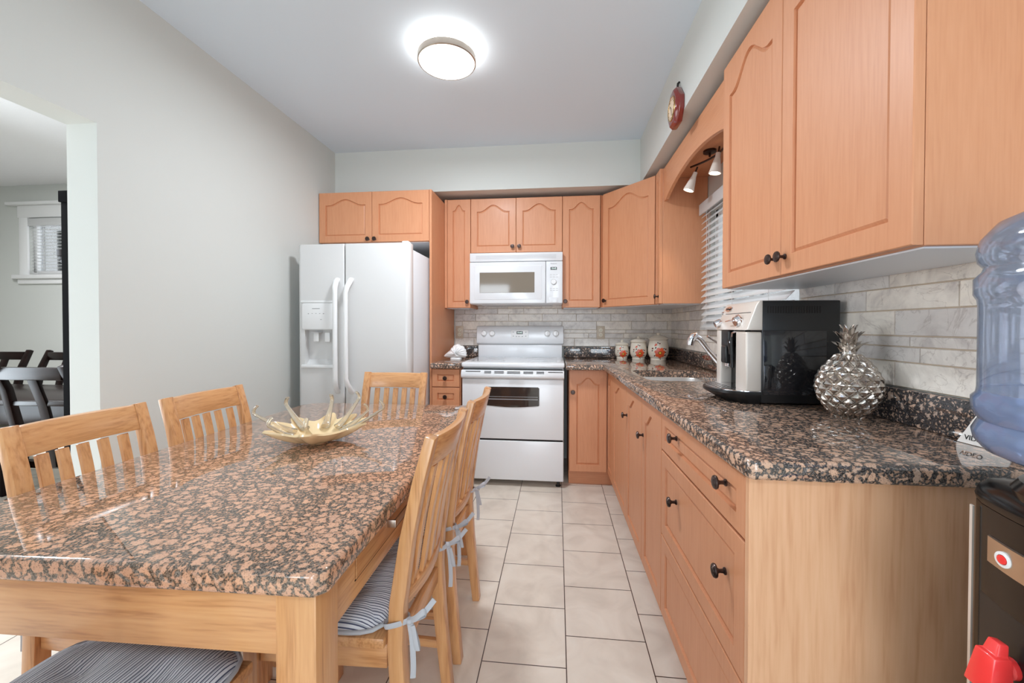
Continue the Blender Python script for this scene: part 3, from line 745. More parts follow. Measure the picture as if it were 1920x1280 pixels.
# ------------------------------------------------------------------ shell ornament
t = thing('seashell_ornament', 'white ceramic seashell ornament on the counter left of the stove', 'ornament', (-.835, 3.28, .914))
ol = [(-.098, .026), (-.10, .034), (-.088, .046), (-.045, .082), (-.038, .098), (-.022, .110), (-.016, .120), (.0, .126), (.018, .132), (.034, .128), (.043, .118), (.058, .118), (.072, .108), (.076, .094), (.088, .084), (.088, .070), (.093, .058), (.090, .044), (.094, .034), (.082, .020), (.04, .016), (-.03, .016), (-.08, .018)]
cx, cz = 0.0, .055
sm = MB(); rings = []
for sgn in (-1, 1):
    rg = []
    for s_ in (1, .96, .86, .7, .5, .28, .1):
        rg.append([(cx+(u-cx)*s_, sgn*.042*math.sqrt(max(0, 1-s_*s_))*(1+.16*math.cos(i*PI)), cz+(v-cz)*s_) for i, (u, v) in enumerate(ol)])
    rings.append(rg)
sm.loft(rings[0][::-1]+rings[1][1:], True, True)
sm.build('shell', M['white_cer'], t, angle=60)
MB().prism(rrect(-.045, .05, -.028, .028, .02), 'z', 0, .02).build('base', M['white_cer'], t, bevel=.004)

# ------------------------------------------------------------------ canisters
def canister(label, x, y, r, hb, hl, tilt):
    t = thing('canister', label, 'canister', (x, y, .914), 0, 'flowered ceramic canisters')
    prof = [(.001, 0), (.74*r, 0), (.76*r, .008), (.73*r, .014), (.84*r, .07*hb+.012), (.97*r, .3*hb), (r, .45*hb), (.97*r, .65*hb), (.88*r, .88*hb), (.86*r, .94*hb), (.93*r, hb), (.90*r, hb+.002), (.001, hb+.002)]
    MB().lathe(prof, n=40).build('jar', M['cream_cer'], t)
    z = hb+.002
    MB().lathe([(.001, z), (.96*r, z), (.97*r, z+.006), (.86*r, z+.012), (.6*r, z+.55*(hl-.022)+.008), (.25*r, z+hl-.022), (.16*r, z+hl-.016), (.2*r, z+hl-.006), (.1*r, z+hl), (.001, z+hl)], n=40).build('lid', M['cream_cer'], t)
    def rad(h):
        for (r0, h0), (r1, h1) in zip(prof, prof[1:]):
            if h0 <= h <= h1 and h1 > h0: return r0+(r1-r0)*(h-h0)/(h1-h0)
        return r
    dec = MB()
    def spot(u, v, a, b, rot, mi, lift=.0006):
        rings = []
        for s_ in (.02, .5, 1):
            ring = []
            for k in range(16):
                q = 2*PI*k/16; uu, vv = a*s_*math.cos(q), b*s_*math.sin(q)
                pu = u+uu*math.cos(rot)-vv*math.sin(rot); pv = v+uu*math.sin(rot)+vv*math.cos(rot)
                hh = .36*hb+r*pv; ang = tilt+pu
                rr = rad(hh)+lift
                ring.append((rr*math.sin(ang), -rr*math.cos(ang), hh))
            rings.append(ring)
        dec.loft(rings, True, False, mi)
    fu = .16
    for k in range(7):
        a = 2*PI*k/7+.2
        spot(fu+.31*math.cos(a), .31*math.sin(a), .24, .19, a, 1 if k in (2, 3) else 0, .0006+.0002*(k % 2))
    spot(fu, 0, .17, .16, 0, 3, .0012); spot(fu, 0, .12, .115, 0, 2, .0016)
    for u, v, a, b, rt, mi in ((-.24, .80, .13, .11, .5, 1), (-.32, .70, .08, .06, .2, 1), (-.58, .42, .1, .08, .3, 4), (-.26, .50, .06, .1, -.6, 3), (-.6, .20, .08, .05, .5, 3), (-.05, .98, .05, .09, .5, 3),
                               (.14, .92, .08, .07, .3, 4), (.56, .42, .07, .06, 0, 3), (.76, .36, .1, .08, .4, 4), (.74, .06, .08, .06, 0, 3), (.72, -.22, .11, .07, .2, 3), (-.40, -.30, .1, .05, .6, 3), (.24, -.62, .06, .06, 0, 3)):
        spot(u, v, a, b, rt, mi)
    dec.build('flower_print', [M['orange_p'], M['orange_d'], M['yellow_p'], M['leaf_p'], M['brown_p']], t)['label'] = 'orange flower print'
canister('smallest flowered cream canister, leftmost of the three', .560, 3.600, .061, .118, .042, -.14)
canister('middle-sized flowered cream canister between the small and the large one', .688, 3.538, .070, .145, .048, -.18)
canister('largest flowered cream canister, rightmost in the corner', .836, 3.475, .083, .172, .052, -.22)

# ------------------------------------------------------------------ coffee machine
t = thing('coffee_machine', 'silver and black bean-to-cup coffee machine on the counter', 'coffee machine', (.712, 1.50, .914))
MB().box(0, .255, 0, .272, .006, .366).build('body', M['black_pl'], t, bevel=.004)
vb = MB()
for k in range(21): vb.box(.018+k*.0085, .0215+k*.0085, -.0012, .001, .322, .346)
vb.build('vent_slots', M['gap'], t)
MB().prism([(.003, .035), (.21, .035), (.21, .262), (.003, .262)], 'y', -.0045, .001).build('water_tank', M['smoke'], t, bevel=.003)
MB().box(.005, .03, -.008, -.003, .055, .14).build('tank_handle', M['smoke'], t, bevel=.004)
hp = MB().prism([(-.055, .262), (-.048, .268), (-.018, .352), (-.008, .366), (.002, .366), (.002, .262)], 'y', -.002, .274).build('control_head', M['silver_pl'], t, bevel=.006, seg=3)
def onhead(z): return -.048+(z-.268)*(.030/.084)
rh = math.atan2(.030, .084)
hr = (R(90)-rh, 0, R(-90))
MB().box(onhead(.325)-.0012, onhead(.325)+.002, .02, .235, .3245, .3262).build('seam', M['slot'], hp)
kd = MB().lathe([(.024, 0), (.024, -.004), (.02, -.006), (.019, -.018), (.016, -.021), (.001, -.021)], axis='x', n=28)
kd.build('steam_knob', M['chrome'], hp, loc=(onhead(.298), .085, .298), rot=(0, -rh, 0))
MB().tube([(onhead(.298)-.02, .085, .298), (onhead(.298)-.024, .12, .297), (onhead(.298)-.024, .155, .294)], [.004, .0035, .002], n=8).build('knob_pointer', M['chrome'], hp)
MB().lathe([(.015, 0), (.015, -.01), (.013, -.024), (.001, -.025)], axis='x', n=20).build('selector_knob', M['chrome'], hp, loc=(onhead(.292), .258, .292), rot=(0, -rh, 0))
MB().lathe([(.006, 0), (.006, -.006), (.001, -.007)], axis='x', n=14).build('button', M['chrome'], hp, loc=(onhead(.33), .262, .33), rot=(0, -rh, 0))
lg = MB().loft([[(x_, .218+.03*math.cos(q), .345+.0105*math.sin(q)) for q in [2*PI*k/24 for k in range(24)] for x_ in [onhead(.345+.0105*math.sin(q))-d_]] for d_ in (.0, .003)], True, True).build('badge', M['chrome'], hp)
text('maker_name', "De'Longhi", .0125, (onhead(.345)-.0033, .218, .345), hr, M['ink'], hp)
MB().box(-.052, .002, .0, .085, .045, .256).build('front_column', M['silver_pl'], t, bevel=.006, seg=3)
MB().box(-.05, .002, .232, .272, .045, .262).build('front_column', M['silver_pl'], t, bevel=.006, seg=3)
MB().box(-.006, .0, .085, .232, .045, .262).build('recess', M['black_gl'], t)
sp = MB().box(-.05, -.008, .155, .225, .195, .262).box(-.056, -.02, .168, .212, .13, .20)
sp.build('brew_spout', M['black_pl'], t, bevel=.007, seg=3)
MB().lathe([(.006, .13), (.005, .118)], c=(-.04, .18, 0), n=12).lathe([(.006, .13), (.005, .118)], c=(-.04, .20, 0), n=12).build('nozzles', M['chrome'], t)
MB().tube([(-.03, .10, .262), (-.045, .10, .258), (-.055, .108, .25), (-.055, .112, .22), (-.05, .115, .12)], [.004, .004, .004, .006, .007], n=10).build('steam_wand', M['black_pl'], t)
MB().tube([(-.02, .082, .258), (-.05, .088, .255), (-.056, .104, .25), (-.056, .108, .236)], .003, n=8).build('wand_pipe', M['chrome'], t)
MB().tube([(-.03, .15, .20), (-.045, .14, .215), (-.05, .125, .2), (-.05, .12, .17)], [.012, .013, .012, .01], n=12).build('frother', M['black_gl'], t)
tr = []
for k in range(15):
    q = k/14; tr.append((-.055-.088*math.sin(PI*q)**.7, .272*q))
tray = [(0, 0)]+tr+[(0, .272)]
def trs(s_, z): return [(u*s_, .136+(v-.136)*(1-(1-s_)*.25), z) for u, v in tray]
MB().loft([trs(.62, 0), trs(.70, .008), trs(.97, .030), trs(1, .034), trs(1, .043), trs(.98, .045)], True, True).build('drip_tray', M['black_pl'], t, angle=30)
gm = MB()
gm.loft([trs(.93, .0445), trs(.93, .0475)], True, True)
gt = gm.build('drip_grid', M['chrome'], t)
sl = MB()
for k in range(9):
    y_ = .05+k*.024
    for j in range(4): sl.box(-.075-.015*j+.003, -.075-.015*j+.010, y_, y_+.014, .0474, .0479)
sl.build('grid_holes', M['slot'], gt)

# ------------------------------------------------------------------ pineapple
t = thing('pineapple_ornament', 'silver metal pineapple ornament beside the coffee machine', 'ornament', (.884, 1.335, .914), .3)
NT, NZ = 208, 120; rb, hb_ = .0865, .192
pb = MB(); rings = []
for j in range(NZ+1):
    s_ = j/NZ; q = PI*(.115+.80*s_)
    base = rb*(math.sin(q)**.72); zz = hb_*s_
    ring = []
    for i in range(NT):
        th = 2*PI*i/NT
        a = 13*th/(2*PI)+s_*5.6; b = 13*th/(2*PI)-s_*5.6
        ta = 1-abs(2*(a % 1)-1); tb = 1-abs(2*(b % 1)-1)
        hgt = min(ta, tb)
        ridge = .0062*min(1, hgt*1.9)*math.sin(q)**.5 if hgt > .10 else -.0028
        ridge += .0035*max(0, hgt-.55)*2
        seam = -.002 if abs(s_-.74) < .006 else 0
        rr = base-.008+ridge+seam
        ring.append((rr*math.cos(th), rr*math.sin(th), zz))
    rings.append(ring)
pb.loft(rings, True, True)
pb.build('fruit', M['pewter'], t, angle=24)
lf = MB()
def leaf(a, r0, z0, L, out, curl, wd):
    n = 10; rings = []
    for k in range(n+1):
        s_ = k/n
        rad_ = r0+out*s_**1.7+curl*max(0, s_-.6)*.6; z_ = z0+L*(s_-.28*curl/.03*max(0, s_-.55)**2*2)
        w_ = wd*math.sin(PI*(.16+.84*s_))**.8+.0004
        ring = []
        for u, dz in ((-1, .0), (-.5, -.0012), (0, -.0022), (.5, -.0012), (1, 0), (.5, .0004), (0, -.0006), (-.5, .0004)):
            rr = rad_+(dz*2.2+abs(u)*-.0015)
            ring.append((rr*math.cos(a)-u*w_*math.sin(a), rr*math.sin(a)+u*w_*math.cos(a), z_+dz*.3))
        rings.append(ring)
    lf.loft(rings, True, True)
for k in range(8): leaf(2*PI*k/8+.1, .014, hb_-.006, .050, .036, .030, .0125)
for k in range(8): leaf(2*PI*k/8+.5, .012, hb_+.006, .068, .022, .022, .0115)
for k in range(6): leaf(2*PI*k/6+.2, .008, hb_+.02, .072, .012, .012, .010)
lf.lathe([(.022, hb_-.01), (.018, hb_+.01), (.014, hb_+.05), (.001, hb_+.07)], n=16)
lf.build('leaf_crown', M['pewter'], t, angle=50)

# ------------------------------------------------------------------ ceiling lamp
t = thing('ceiling_lamp', 'round flush ceiling lamp with nickel ring, switched on', 'lamp', (-.578, 2.09, ZC))
MB().lathe([(.118, 0), (.118, -.040), (.112, -.046)], n=48, caps=False).build('drum', M['lamp_up'], t)
MB().lathe([(.125, -.046), (.151, -.044), (.151, -.074), (.146, -.078), (.143, -.076), (.143, -.050), (.125, -.048)], n=64, caps=False).build('ring', M['nickel'], t)
MB().lathe([(.143, -.070), (.143, -.076), (.13, -.084), (.09, -.093), (.04, -.097), (.001, -.098)], n=64, caps=False).build('diffuser', M['lamp_on'], t)

ll = bpy.data.lights.new('lamp_light', 'AREA'); ll.shape = 'DISK'; ll.size = .26; ll.energy = 42; ll.color = (.86, .93, 1)
lo = bpy.data.objects.new('lamp_light', ll); C.objects.link(lo); lo.location = (-.578, 2.09, ZC-.102)
# ------------------------------------------------------------------ clock on the soffit
t = thing('wall_clock', 'dark red octagonal clock hung high on the soffit', 'clock', (SX, 2.225, 2.335))
oc = [(-.03, .098), (.03, .098), (.085, .03), (.085, -.03), (.045, -.09), (-.045, -.09), (-.085, -.03), (-.085, .03)]
def ocs(s_, x_): return [(x_, u*s_, v*s_) for u, v in oc]
MB().loft([ocs(.96, 0), ocs(1, -.008), ocs(1, -.026), ocs(.86, -.042)], True, True).build('case', M['red_clock'], t, bevel=.002)
MB().lathe([(.062, -.040), (.062, -.045), (.056, -.047), (.054, -.044)], axis='x', n=40, caps=False).build('bezel', M['brass'], t)
MB().lathe([(.055, -.0415), (.055, -.0435), (.001, -.0436)], axis='x', n=40).build('dial', M['dial'], t)
ck = MB()
for k in range(12):
    a = 2*PI*k/12
    ck.box(-.0446, -.0438, .046*math.sin(a)-.0025, .046*math.sin(a)+.0025, .046*math.cos(a)-.0025, .046*math.cos(a)+.0025)
ck.build('hour_marks', M['ink'], t)
MB().bar([(-.045, 0, 0), (-.045, .02, .022)], .004, .001, (0, -.7, .7)).bar([(-.0455, 0, 0), (-.0455, -.012, -.04)], .003, .001, (0, .9, -.2)).build('hands', M['ink'], t)
MB().tube([(-.004, 0, .096), (-.012, 0, .112), (-.010, 0, .132), (-.002, 0, .138)], .006, n=8).build('hook', M['ink'], t)

# ------------------------------------------------------------------ kitchen window, blind and spot rail
wn = MB().box(XR+.03, XR+.09, WY0, WY1, WZ0, WZ0+.05).box(XR+.03, XR+.09, WY0, WY1, WZ1-.05, WZ1).box(XR+.03, XR+.09, WY0, WY0+.05, WZ0, WZ1).box(XR+.03, XR+.09, WY1-.05, WY1, WZ0, WZ1).box(XR+.035, XR+.085, (WY0+WY1)/2-.03, (WY0+WY1)/2+.03, WZ0, WZ1)
wn = struct(wn.build('window_1', M['trim'], bevel=.003))
MB().box(XR+.058, XR+.062, WY0+.05, WY1-.05, WZ0+.05, WZ1-.05).build('pane', M['pane'], wn)
def blind(name, label, loc, rz, Wd, z0, z1, tilt, pitch=.04, dep=.05):
    t = thing(name, label, 'blind', loc, rz)
    MB().box(-Wd/2-.008, Wd/2+.008, -.032, -.022, z1-.005, z1+.068).box(-Wd/2, Wd/2, -.02, .022, z1+.01, z1+.05).build('headrail', M['blind'], t, bevel=.003)
    s = MB(); z = z0+.03
    while z < z1:
        c_, s_ = math.cos(tilt)*dep/2, math.sin(tilt)*dep/2
        s.add([(-Wd/2, -c_, z-s_), (Wd/2, -c_, z-s_), (Wd/2, c_, z+s_), (-Wd/2, c_, z+s_), (-Wd/2, -c_, z-s_+.003), (Wd/2, -c_, z-s_+.003), (Wd/2, c_, z+s_+.003), (-Wd/2, c_, z+s_+.003)],
              [(0, 3, 2, 1), (4, 5, 6, 7), (0, 1, 5, 4), (1, 2, 6, 5), (2, 3, 7, 6), (3, 0, 4, 7)])
        z += pitch
    s.build('slats', M['blind'], t, smooth=False)
    MB().box(-Wd/2, Wd/2, -.025, .025, z0, z0+.018).build('bottom_rail', M['blind'], t, bevel=.003)
    cm = MB()
    for k in (-.38, 0, .38): cm.tube([(k*Wd, -.027, z0), (k*Wd, -.027, z1)], .0012, n=6).tube([(k*Wd, .027, z0), (k*Wd, .027, z1)], .0012, n=6)
    cm.build('ladder_cords', M['blind'], t)
    return t
blind('window_blind', 'white slatted blind hanging at the kitchen sink window', (.962, 2.295, 0), R(-90), 1.0, 1.170, 1.925, R(46))
t = thing('spot_light', 'two-headed spot light under the arched valance', 'lamp', (.86, 2.42, 2.19))
MB().lathe([(.035, 0), (.035, -.012), (.01, -.014)], n=24).build('mount', M['bronze'], t)
arc = [(-.03+.06*math.sin(s_*2.6-.4), .16-.36*s_, -.03-.012*math.sin(PI*s_)) for s_ in [k/12 for k in range(13)]]
MB().tube(arc, .006, n=10).tube([(0, 0, -.012), (.0, 0, -.035)], .006, n=8).build('rail', M['bronze'], t)
def spot(p, d):
    hd_ = bpy.data.objects
    q = Vector((0, 0, -1)).rotation_difference(Vector(d).normalized()).to_euler()
    MBh = MB().lathe([(.012, .012), (.013, -.01), (.018, -.03), (.027, -.075), (.032, -.098), (.029, -.0985), (.024, -.08)], n=24, caps=False)
    h_ = MBh.build('shade', M['frost'], t, loc=p, rot=q)
    MB().lathe([(.001, -.084), (.026, -.084), (.026, -.086), (.001, -.087)], n=20).build('bulb', M['spot_on'], h_)
    MB().tube([(0, 0, .045), (0, 0, .01)], .005, n=8).build('stem', M['bronze'], h_)
    sl_ = bpy.data.lights.new('spot_glow', 'SPOT'); sl_.energy = 9; sl_.color = (1, .84, .62); sl_.spot_size = R(80); sl_.spot_blend = .6; sl_.shadow_soft_size = .02
    so_ = bpy.data.objects.new('spot_glow', sl_); C.objects.link(so_); so_.parent = h_; so_.location = (0, 0, -.10)
spot((-.04, .13, -.085), (-.35, .1, -1)); spot((.0, -.12, -.075), (-.15, .05, -1))

# ------------------------------------------------------------------ granite table
t = thing('dining_table', 'large honey ash table with pink-brown granite top in the foreground', 'table', (-.888, 1.388, 0), R(1.2))
hw, hl_ = .4775, .752
top = [(-hw+.02, -hl_), (hw-.02, -hl_), (hw, -hl_+.02), (hw, hl_-.06), (hw-.06, hl_), (-hw+.06, hl_), (-hw, hl_-.06), (-hw, -hl_+.02)]
MB().prism(top, 'z', .719, .763).build('tabletop', M['table_granite'], t, bevel=.009, seg=3)
for sx in (-1, 1):
    for sy in (-1, 1):
        x_, y_ = sx*(hw-.066), sy*(hl_-.062)
        MB().box(x_-.0385, x_+.0385, y_-.0385, y_+.0385, 0, .7185).build('leg', M['ash_z'], t, bevel=.004)
for sy in (-1, 1):
    y_ = sy*(hl_-.045)
    MB().box(-hw+.105, hw-.105, y_-.011, y_+.011, .592, .7185).build('apron', M['ash_x'], t, bevel=.002)
for sx in (-1, 1):
    x_ = sx*(hw-.05)
    MB().box(x_-.011, x_+.011, -hl_+.10, hl_-.10, .592, .7185).build('apron', M['ash_y'], t, bevel=.002)
xd = hw-.05+.0112
dw = MB().box(xd+.0005, xd+.0025, -.56, .56, .634, .7165).build('drawer', M['ash_y'], t, bevel=.001, seg=1)
MB().box(xd+.0002, xd+.0012, -.563, .563, .6315, .634).build('drawer_gap', M['gap'], t)
for yy in (-.29, .25):
    h_ = MB().box(xd+.002, xd+.024, yy-.10, yy-.094, .664, .684).box(xd+.002, xd+.024, yy+.094, yy+.10, .664, .684).box(xd+.019, xd+.025, yy-.10, yy+.10, .664, .684)
    h_.build('handle', M['nickel'], dw, bevel=.0015)
# ------------------------------------------------------------------ kitchen chairs
CG = 'slat-back ash chairs around the granite table'
def make_chair(label):
    t = thing('dining_chair', label, 'chair', (0, 0, 0), 0, CG)
    prof = [(-.237, 0), (-.224, .12), (-.208, .28), (-.200, .42), (-.204, .52), (-.228, .68), (-.258, .82), (-.287, .925)]
    for sx in (-1, 1):
        x_ = sx*.1655
        MB().bar([(x_, y, z) for y, z in prof], .038, [.030, .034, .037, .038, .037, .033, .028, .025], (1, 0, 0)).build('rear_leg', M['ash_z'], t, bevel=.003)
        MB().bar([(sx*.178, .158, 0), (sx*.178, .163, .421)], .038, .038, (1, 0, 0)).build('front_leg', M['ash_z'], t, bevel=.003)
    def yb(z):
        for (y0, z0), (y1, z1) in zip(prof, prof[1:]):
            if z0 <= z <= z1: return y0+(y1-y0)*(z-z0)/(z1-z0)
        return prof[-1][0]
    def bow(x, z): return yb(z)-.020*(1-(x/.15)**2)
    def rail(z0, z1, th):
        m = MB(); rings = []
        for k in range(13):
            x = -.147+.294*k/12
            rings.append([(x, bow(x, z0)-th/2, z0), (x, bow(x, z0)+th/2, z0), (x, bow(x, z1)+th/2, z1), (x, bow(x, z1)-th/2, z1)])
        return m.loft(rings, True, True)
    rail(.842, .922, .022).build('top_rail', M['ash_x'], t, bevel=.003)
    rail(.495, .535, .022).build('lower_rail', M['ash_x'], t, bevel=.003)
    for k in range(5):
        x = -.1045+.2090*k/4
        MB().bar([(x, bow(x, z), z) for z in (.53, .62, .70, .78, .837)], .028, .012, (1, 0, 0)).build('slat', M['ash_z'], t, bevel=.0015, seg=1)
    MB().prism([(-.205, .187), (-.195, -.178), (.195, -.178), (.205, .187)], 'z', .422, .448).build('seat', M['ash_x'], t, bevel=.005)
    MB().box(-.155, .155, .15, .17, .362, .4215).build('front_rail', M['ash_x'], t, bevel=.002)
    MB().box(-.146, .146, -.207, -.187, .37, .4215).build('rear_rail', M['ash_x'], t, bevel=.002)
    for sx in (-1, 1):
        MB().bar([(sx*.166, -.178, .392), (sx*.178, .142, .392)], .02, .059, (1, 0, 0)).build('side_rail', M['ash_y'], t, bevel=.002)
        MB().bar([(sx*.166, -.205, .16), (sx*.178, .142, .16)], .016, .026, (1, 0, 0)).build('side_stretcher', M['ash_y'], t, bevel=.002)
    return t
def make_cushion(label):
    t = thing('seat_cushion', label, 'cushion', (0, 0, 0), 0, 'striped cushions on the ash chairs')
    N = 28; m = MB()
    def prf(u, v):
        e = (1-abs(u)**5)*(1-abs(v)**5)
        d = 0
        for cu_ in (-.42, .42):
            for cv in (-.42, .42): d += math.exp(-((u-cu_)**2+(v-cv)**2)/.035)
        return e**.5, d
    def P(i, j, topf):
        u = -1+2*i/N; v = -1+2*j/N
        # round the corners
        m_ = max(abs(u), abs(v)); rr = (abs(u)**6+abs(v)**6)**(1/6)
        k_ = m_/rr if rr > 0 else 1
        x, y = .212*u*k_, .003+.183*v*k_
        e, d = prf(u, v)
        z = .470+(.030*e*(1-.5*min(1, d)) if topf else -.0195*min(1, e*1.5))
        return (x, y, z)
    for topf in (True, False):
        vs_ = [P(i, j, topf) for j in range(N+1) for i in range(N+1)]
        m.add(vs_, [(j*(N+1)+i, j*(N+1)+i+1, (j+1)*(N+1)+i+1, (j+1)*(N+1)+i) for j in range(N) for i in range(N)])
    m.build('pad', M['stripe'], t, angle=80)
    edge = []
    for k in range(61):
        q = 2*PI*k/60; cu_, sv = math.cos(q), math.sin(q)
        rr = (abs(cu_)**6+abs(sv)**6)**(1/6)
        edge.append((.213*cu_/rr, .003+.184*sv/rr, .4705))
    MB().tube(edge, .005, n=8).build('piping', M['tape'], t)
    for sx in (-1, 1):
        x_ = sx*.1655; tm = MB()
        def tape(pts, mi=0, wd=.0065):
            # smooth the path
            P_ = [Vector(p) for p in pts]; out = []
            for i in range(len(P_)-1):
                p0, p1, p2, p3 = P_[max(i-1, 0)], P_[i], P_[i+1], P_[min(i+2, len(P_)-1)]
                for q in range(5):
                    s_ = q/5
                    out.append(.5*((2*p1)+(p2-p0)*s_+(2*p0-5*p1+4*p2-p3)*s_*s_+(3*p1-p0-3*p2+p3)*s_**3))
            out.append(P_[-1])
            tm.tube(out, wd, n=8, flat=.18, up=(.2, -.1, 1))
        o_ = sx
        band = [(x_-o_*.024, -.17, .468), (x_-o_*.0235, -.205, .476), (x_-o_*.010, -.2275, .480), (x_+o_*.010, -.2275, .482), (x_+o_*.0235, -.205, .480), (x_+o_*.024, -.178, .474), (x_-o_*.0, -.172, .468)]
        tape(band)
        kx, ky, kz = x_+o_*.006, -.232, .480
        tape([(kx, ky, kz), (kx-.006, ky-.018, kz+.012), (kx-.002, ky-.036, kz+.026), (kx+.004, ky-.040, kz+.014), (kx+.002, ky-.014, kz+.002)], 0)
        tape([(kx, ky, kz), (kx+.004, ky-.010, kz-.03), (kx+.010, ky-.016, kz-.062), (kx-.004, ky-.020, kz-.066), (kx-.002, ky-.008, kz-.01)], 0)
        tape([(kx, ky, kz), (kx+.004, ky-.03, kz+.014), (kx+.008, ky-.06, kz+.050)], 0)
        tape([(kx, ky, kz), (kx-.004, ky-.008, kz-.04), (kx-.006, ky-.012, kz-.10), (kx-.004, ky-.010, kz-.135)], 0)
        tm.lathe([(.001, -.008), (.007, -.006), (.009, 0), (.007, .006), (.001, .008)], c=(kx, ky, kz), n=10)
        tm.build('tie', M['stripe'] if False else M['tape'], t)['label'] = 'striped fabric tie knotted round the chair leg'
    return t
spots = [(-.584, 1.105, 90, 'on the right table side, nearest the viewer'),
         (-.584, 1.562, 90, 'on the right table side, nearest the stove'),
         (-1.132, 1.068, -90, 'on the left table side, nearest the dark bookcase'),
         (-1.132, 1.498, -90, 'on the left table side, nearest the refrigerator'),
         (-.918, 1.95, 180, 'at the far table end before the refrigerator'),
         (-.872, .636, 0, 'at the near table end, bottom left')]
c0 = make_chair('x'); k0 = make_cushion('x')
for i, (x, y, a, lab) in enumerate(spots):
    c = c0 if i == 0 else copy_tree(c0); k = k0 if i == 0 else copy_tree(k0)
    for o in (c, k): o.location = (x, y, 0); o.rotation_euler = (0, 0, R(a))
    c['label'] = 'slat-back ash chair '+lab
    k['label'] = 'striped cushion of the chair '+lab

# ------------------------------------------------------------------ glass centrepiece
t = thing('glass_bowl', 'cream and clear art glass bowl with curling arms on the granite table', 'bowl', (-.870, 1.392, .763), 0)
cb = MB(); rings = []
NA = 96; arms = [(.12, .235, .122), (.6, .17, .095), (1.2, .185, .128), (1.8, .16, .118), (2.65, .22, .112), (3.2, .235, .10), (4.05, .155, .085), (5.05, .155, .088)]
def reach(th):
    v = 0
    for a, L_, h_ in arms:
        d = abs((th-a+PI) % (2*PI)-PI); v = max(v, math.exp(-(d/.22)**2))
    return v
def surf(s_, th, inner):
    rc = .088+.062*reach(th)**1.3
    r_ = .028+rc*s_ if s_ > 0 else .028
    z_ = .004+.046*s_**1.6+(.018*reach(th)*s_**2)
    if inner: r_ = max(.001, r_-.004); z_ += .006
    return (r_*math.cos(th), r_*math.sin(th), z_)
S = [0, .15, .3, .45, .6, .75, .88, 1]
rings = [[(.001*math.cos(2*PI*i/NA), .001*math.sin(2*PI*i/NA), 0) for i in range(NA)], [(.026*math.cos(2*PI*i/NA), .026*math.sin(2*PI*i/NA), 0) for i in range(NA)]]
rings += [[surf(s_, 2*PI*i/NA, False) for i in range(NA)] for s_ in S]
rings += [[surf(s_, 2*PI*i/NA, True) for i in range(NA)] for s_ in S[::-1]]
rings += [[(.001*math.cos(2*PI*i/NA), .001*math.sin(2*PI*i/NA), .009) for i in range(NA)]]
cb.loft(rings, True, True)
cb.build('cream_bowl', M['amber_glass'], t, angle=60)['label'] = 'opaque cream centre'
for a, L_, h_ in arms:
    p = []; c_, s_ = math.cos(a), math.sin(a)
    for k in range(15):
        q = k/14
        p.append(((.085+(L_-.085)*q)*c_, (.085+(L_-.085)*q)*s_, .040+(h_-.040)*q**1.3))
    for q in (.5, 1.0, 1.6, 2.2, 2.8): p.append(((L_+.010*math.sin(q)-.006*(1-math.cos(q)))*c_, (L_+.010*math.sin(q)-.006*(1-math.cos(q)))*s_, h_+.013*(1-math.cos(q))*.8+.004*q))
    rad_ = [.018-.0105*min(1, k/13)**.8 for k in range(len(p))]
    MB().tube(p, rad_, n=12, flat=.62, up=(-s_, c_, 0)).build('arm', M['clear_glass'], t)['label'] = 'clear glass arm curling up'
# ------------------------------------------------------------------ card by the upstand
t = thing('printed_card', 'white printed card leaning on the granite upstand behind the water bottle', 'card', (.955, 1.075, .9145), R(-84))
def arcd(s_): return (.012+.10*s_, .0, .115*s_)
pts = [(0, 0), (.11, 0), (.11, .13), (.085, .13)]
pts += [(.036, .078), (.014, .03)]
cdm = MB().prism(pts, 'y', 0, .003).build('card', M['card'], t, rot=(R(-8), 0, 0), tri=True)
MB().lathe([(.001, -.0006), (.035, -.0006), (.035, .0), (.001, 0)], axis='y', n=28).build('dark_disc', M['ink'], cdm, loc=(.088, 0, .075))
text('card_text', 'VIDEO', .016, (.038, -.0006, .014), (R(90), 0, 0), M['ink'], cdm)

# ------------------------------------------------------------------ water cooler and bottle
CX, CY = .712, .580
t = thing('water_cooler', 'black floor-standing water cooler with red tap at right edge', 'water cooler', (CX, CY, 0))
fp = [(.21, -.13), (.24, -.10), (.24, .10), (.21, .13), (-.045, .138)]
for k in range(1, 12):
    q = k/12; fp.append((-.052-.030*math.sin(PI*q), .136-.272*q))
fp.append((-.045, -.138))
def fps(s_, z): return [(u*s_+.08*(1-s_), v*s_, z) for u, v in fp]
MB().loft([fps(.98, 0), fps(1, .02), fps(1, .915)], True, True).build('body', M['black_gl'], t, angle=30)
MB().loft([fps(1.0, .916), fps(1.01, .925), fps(.99, .938), fps(.93, .950), fps(.85, .955)], True, True).build('top_cover', M['black_gl'], t, angle=30)
MB().lathe([(.092, .950), (.096, .962), (.088, .974), (.06, .978), (.055, .966)], n=40, caps=False).lathe([(.055, .966), (.03, .960), (.001, .96)], n=40, caps=False).build('bottle_collar', M['black_gl'], t)
def fx(v, lift=0): q = (.136-v)/.272; return -.052-.030*math.sin(PI*q)-lift
st = MB().loft([[(fx(v, .001), v, z) for v in (.129, .136)]+[(fx(v, .004), v, z) for v in (.136, .129)] for z in (.03, .905)], True, True)
st.build('chrome_strip', M['silver_pl'], t)
pl = MB(); rr_ = []
for k in range(13):
    v = .095-.19*k/12
    rr_.append([(fx(v, .0), v, .836), (fx(v, .003), v, .837), (fx(v, .003), v, .875), (fx(v, .0), v, .876)])
pl.loft(rr_, True, True)
pp = pl.build('indicator_plate', M['nickel'], t)
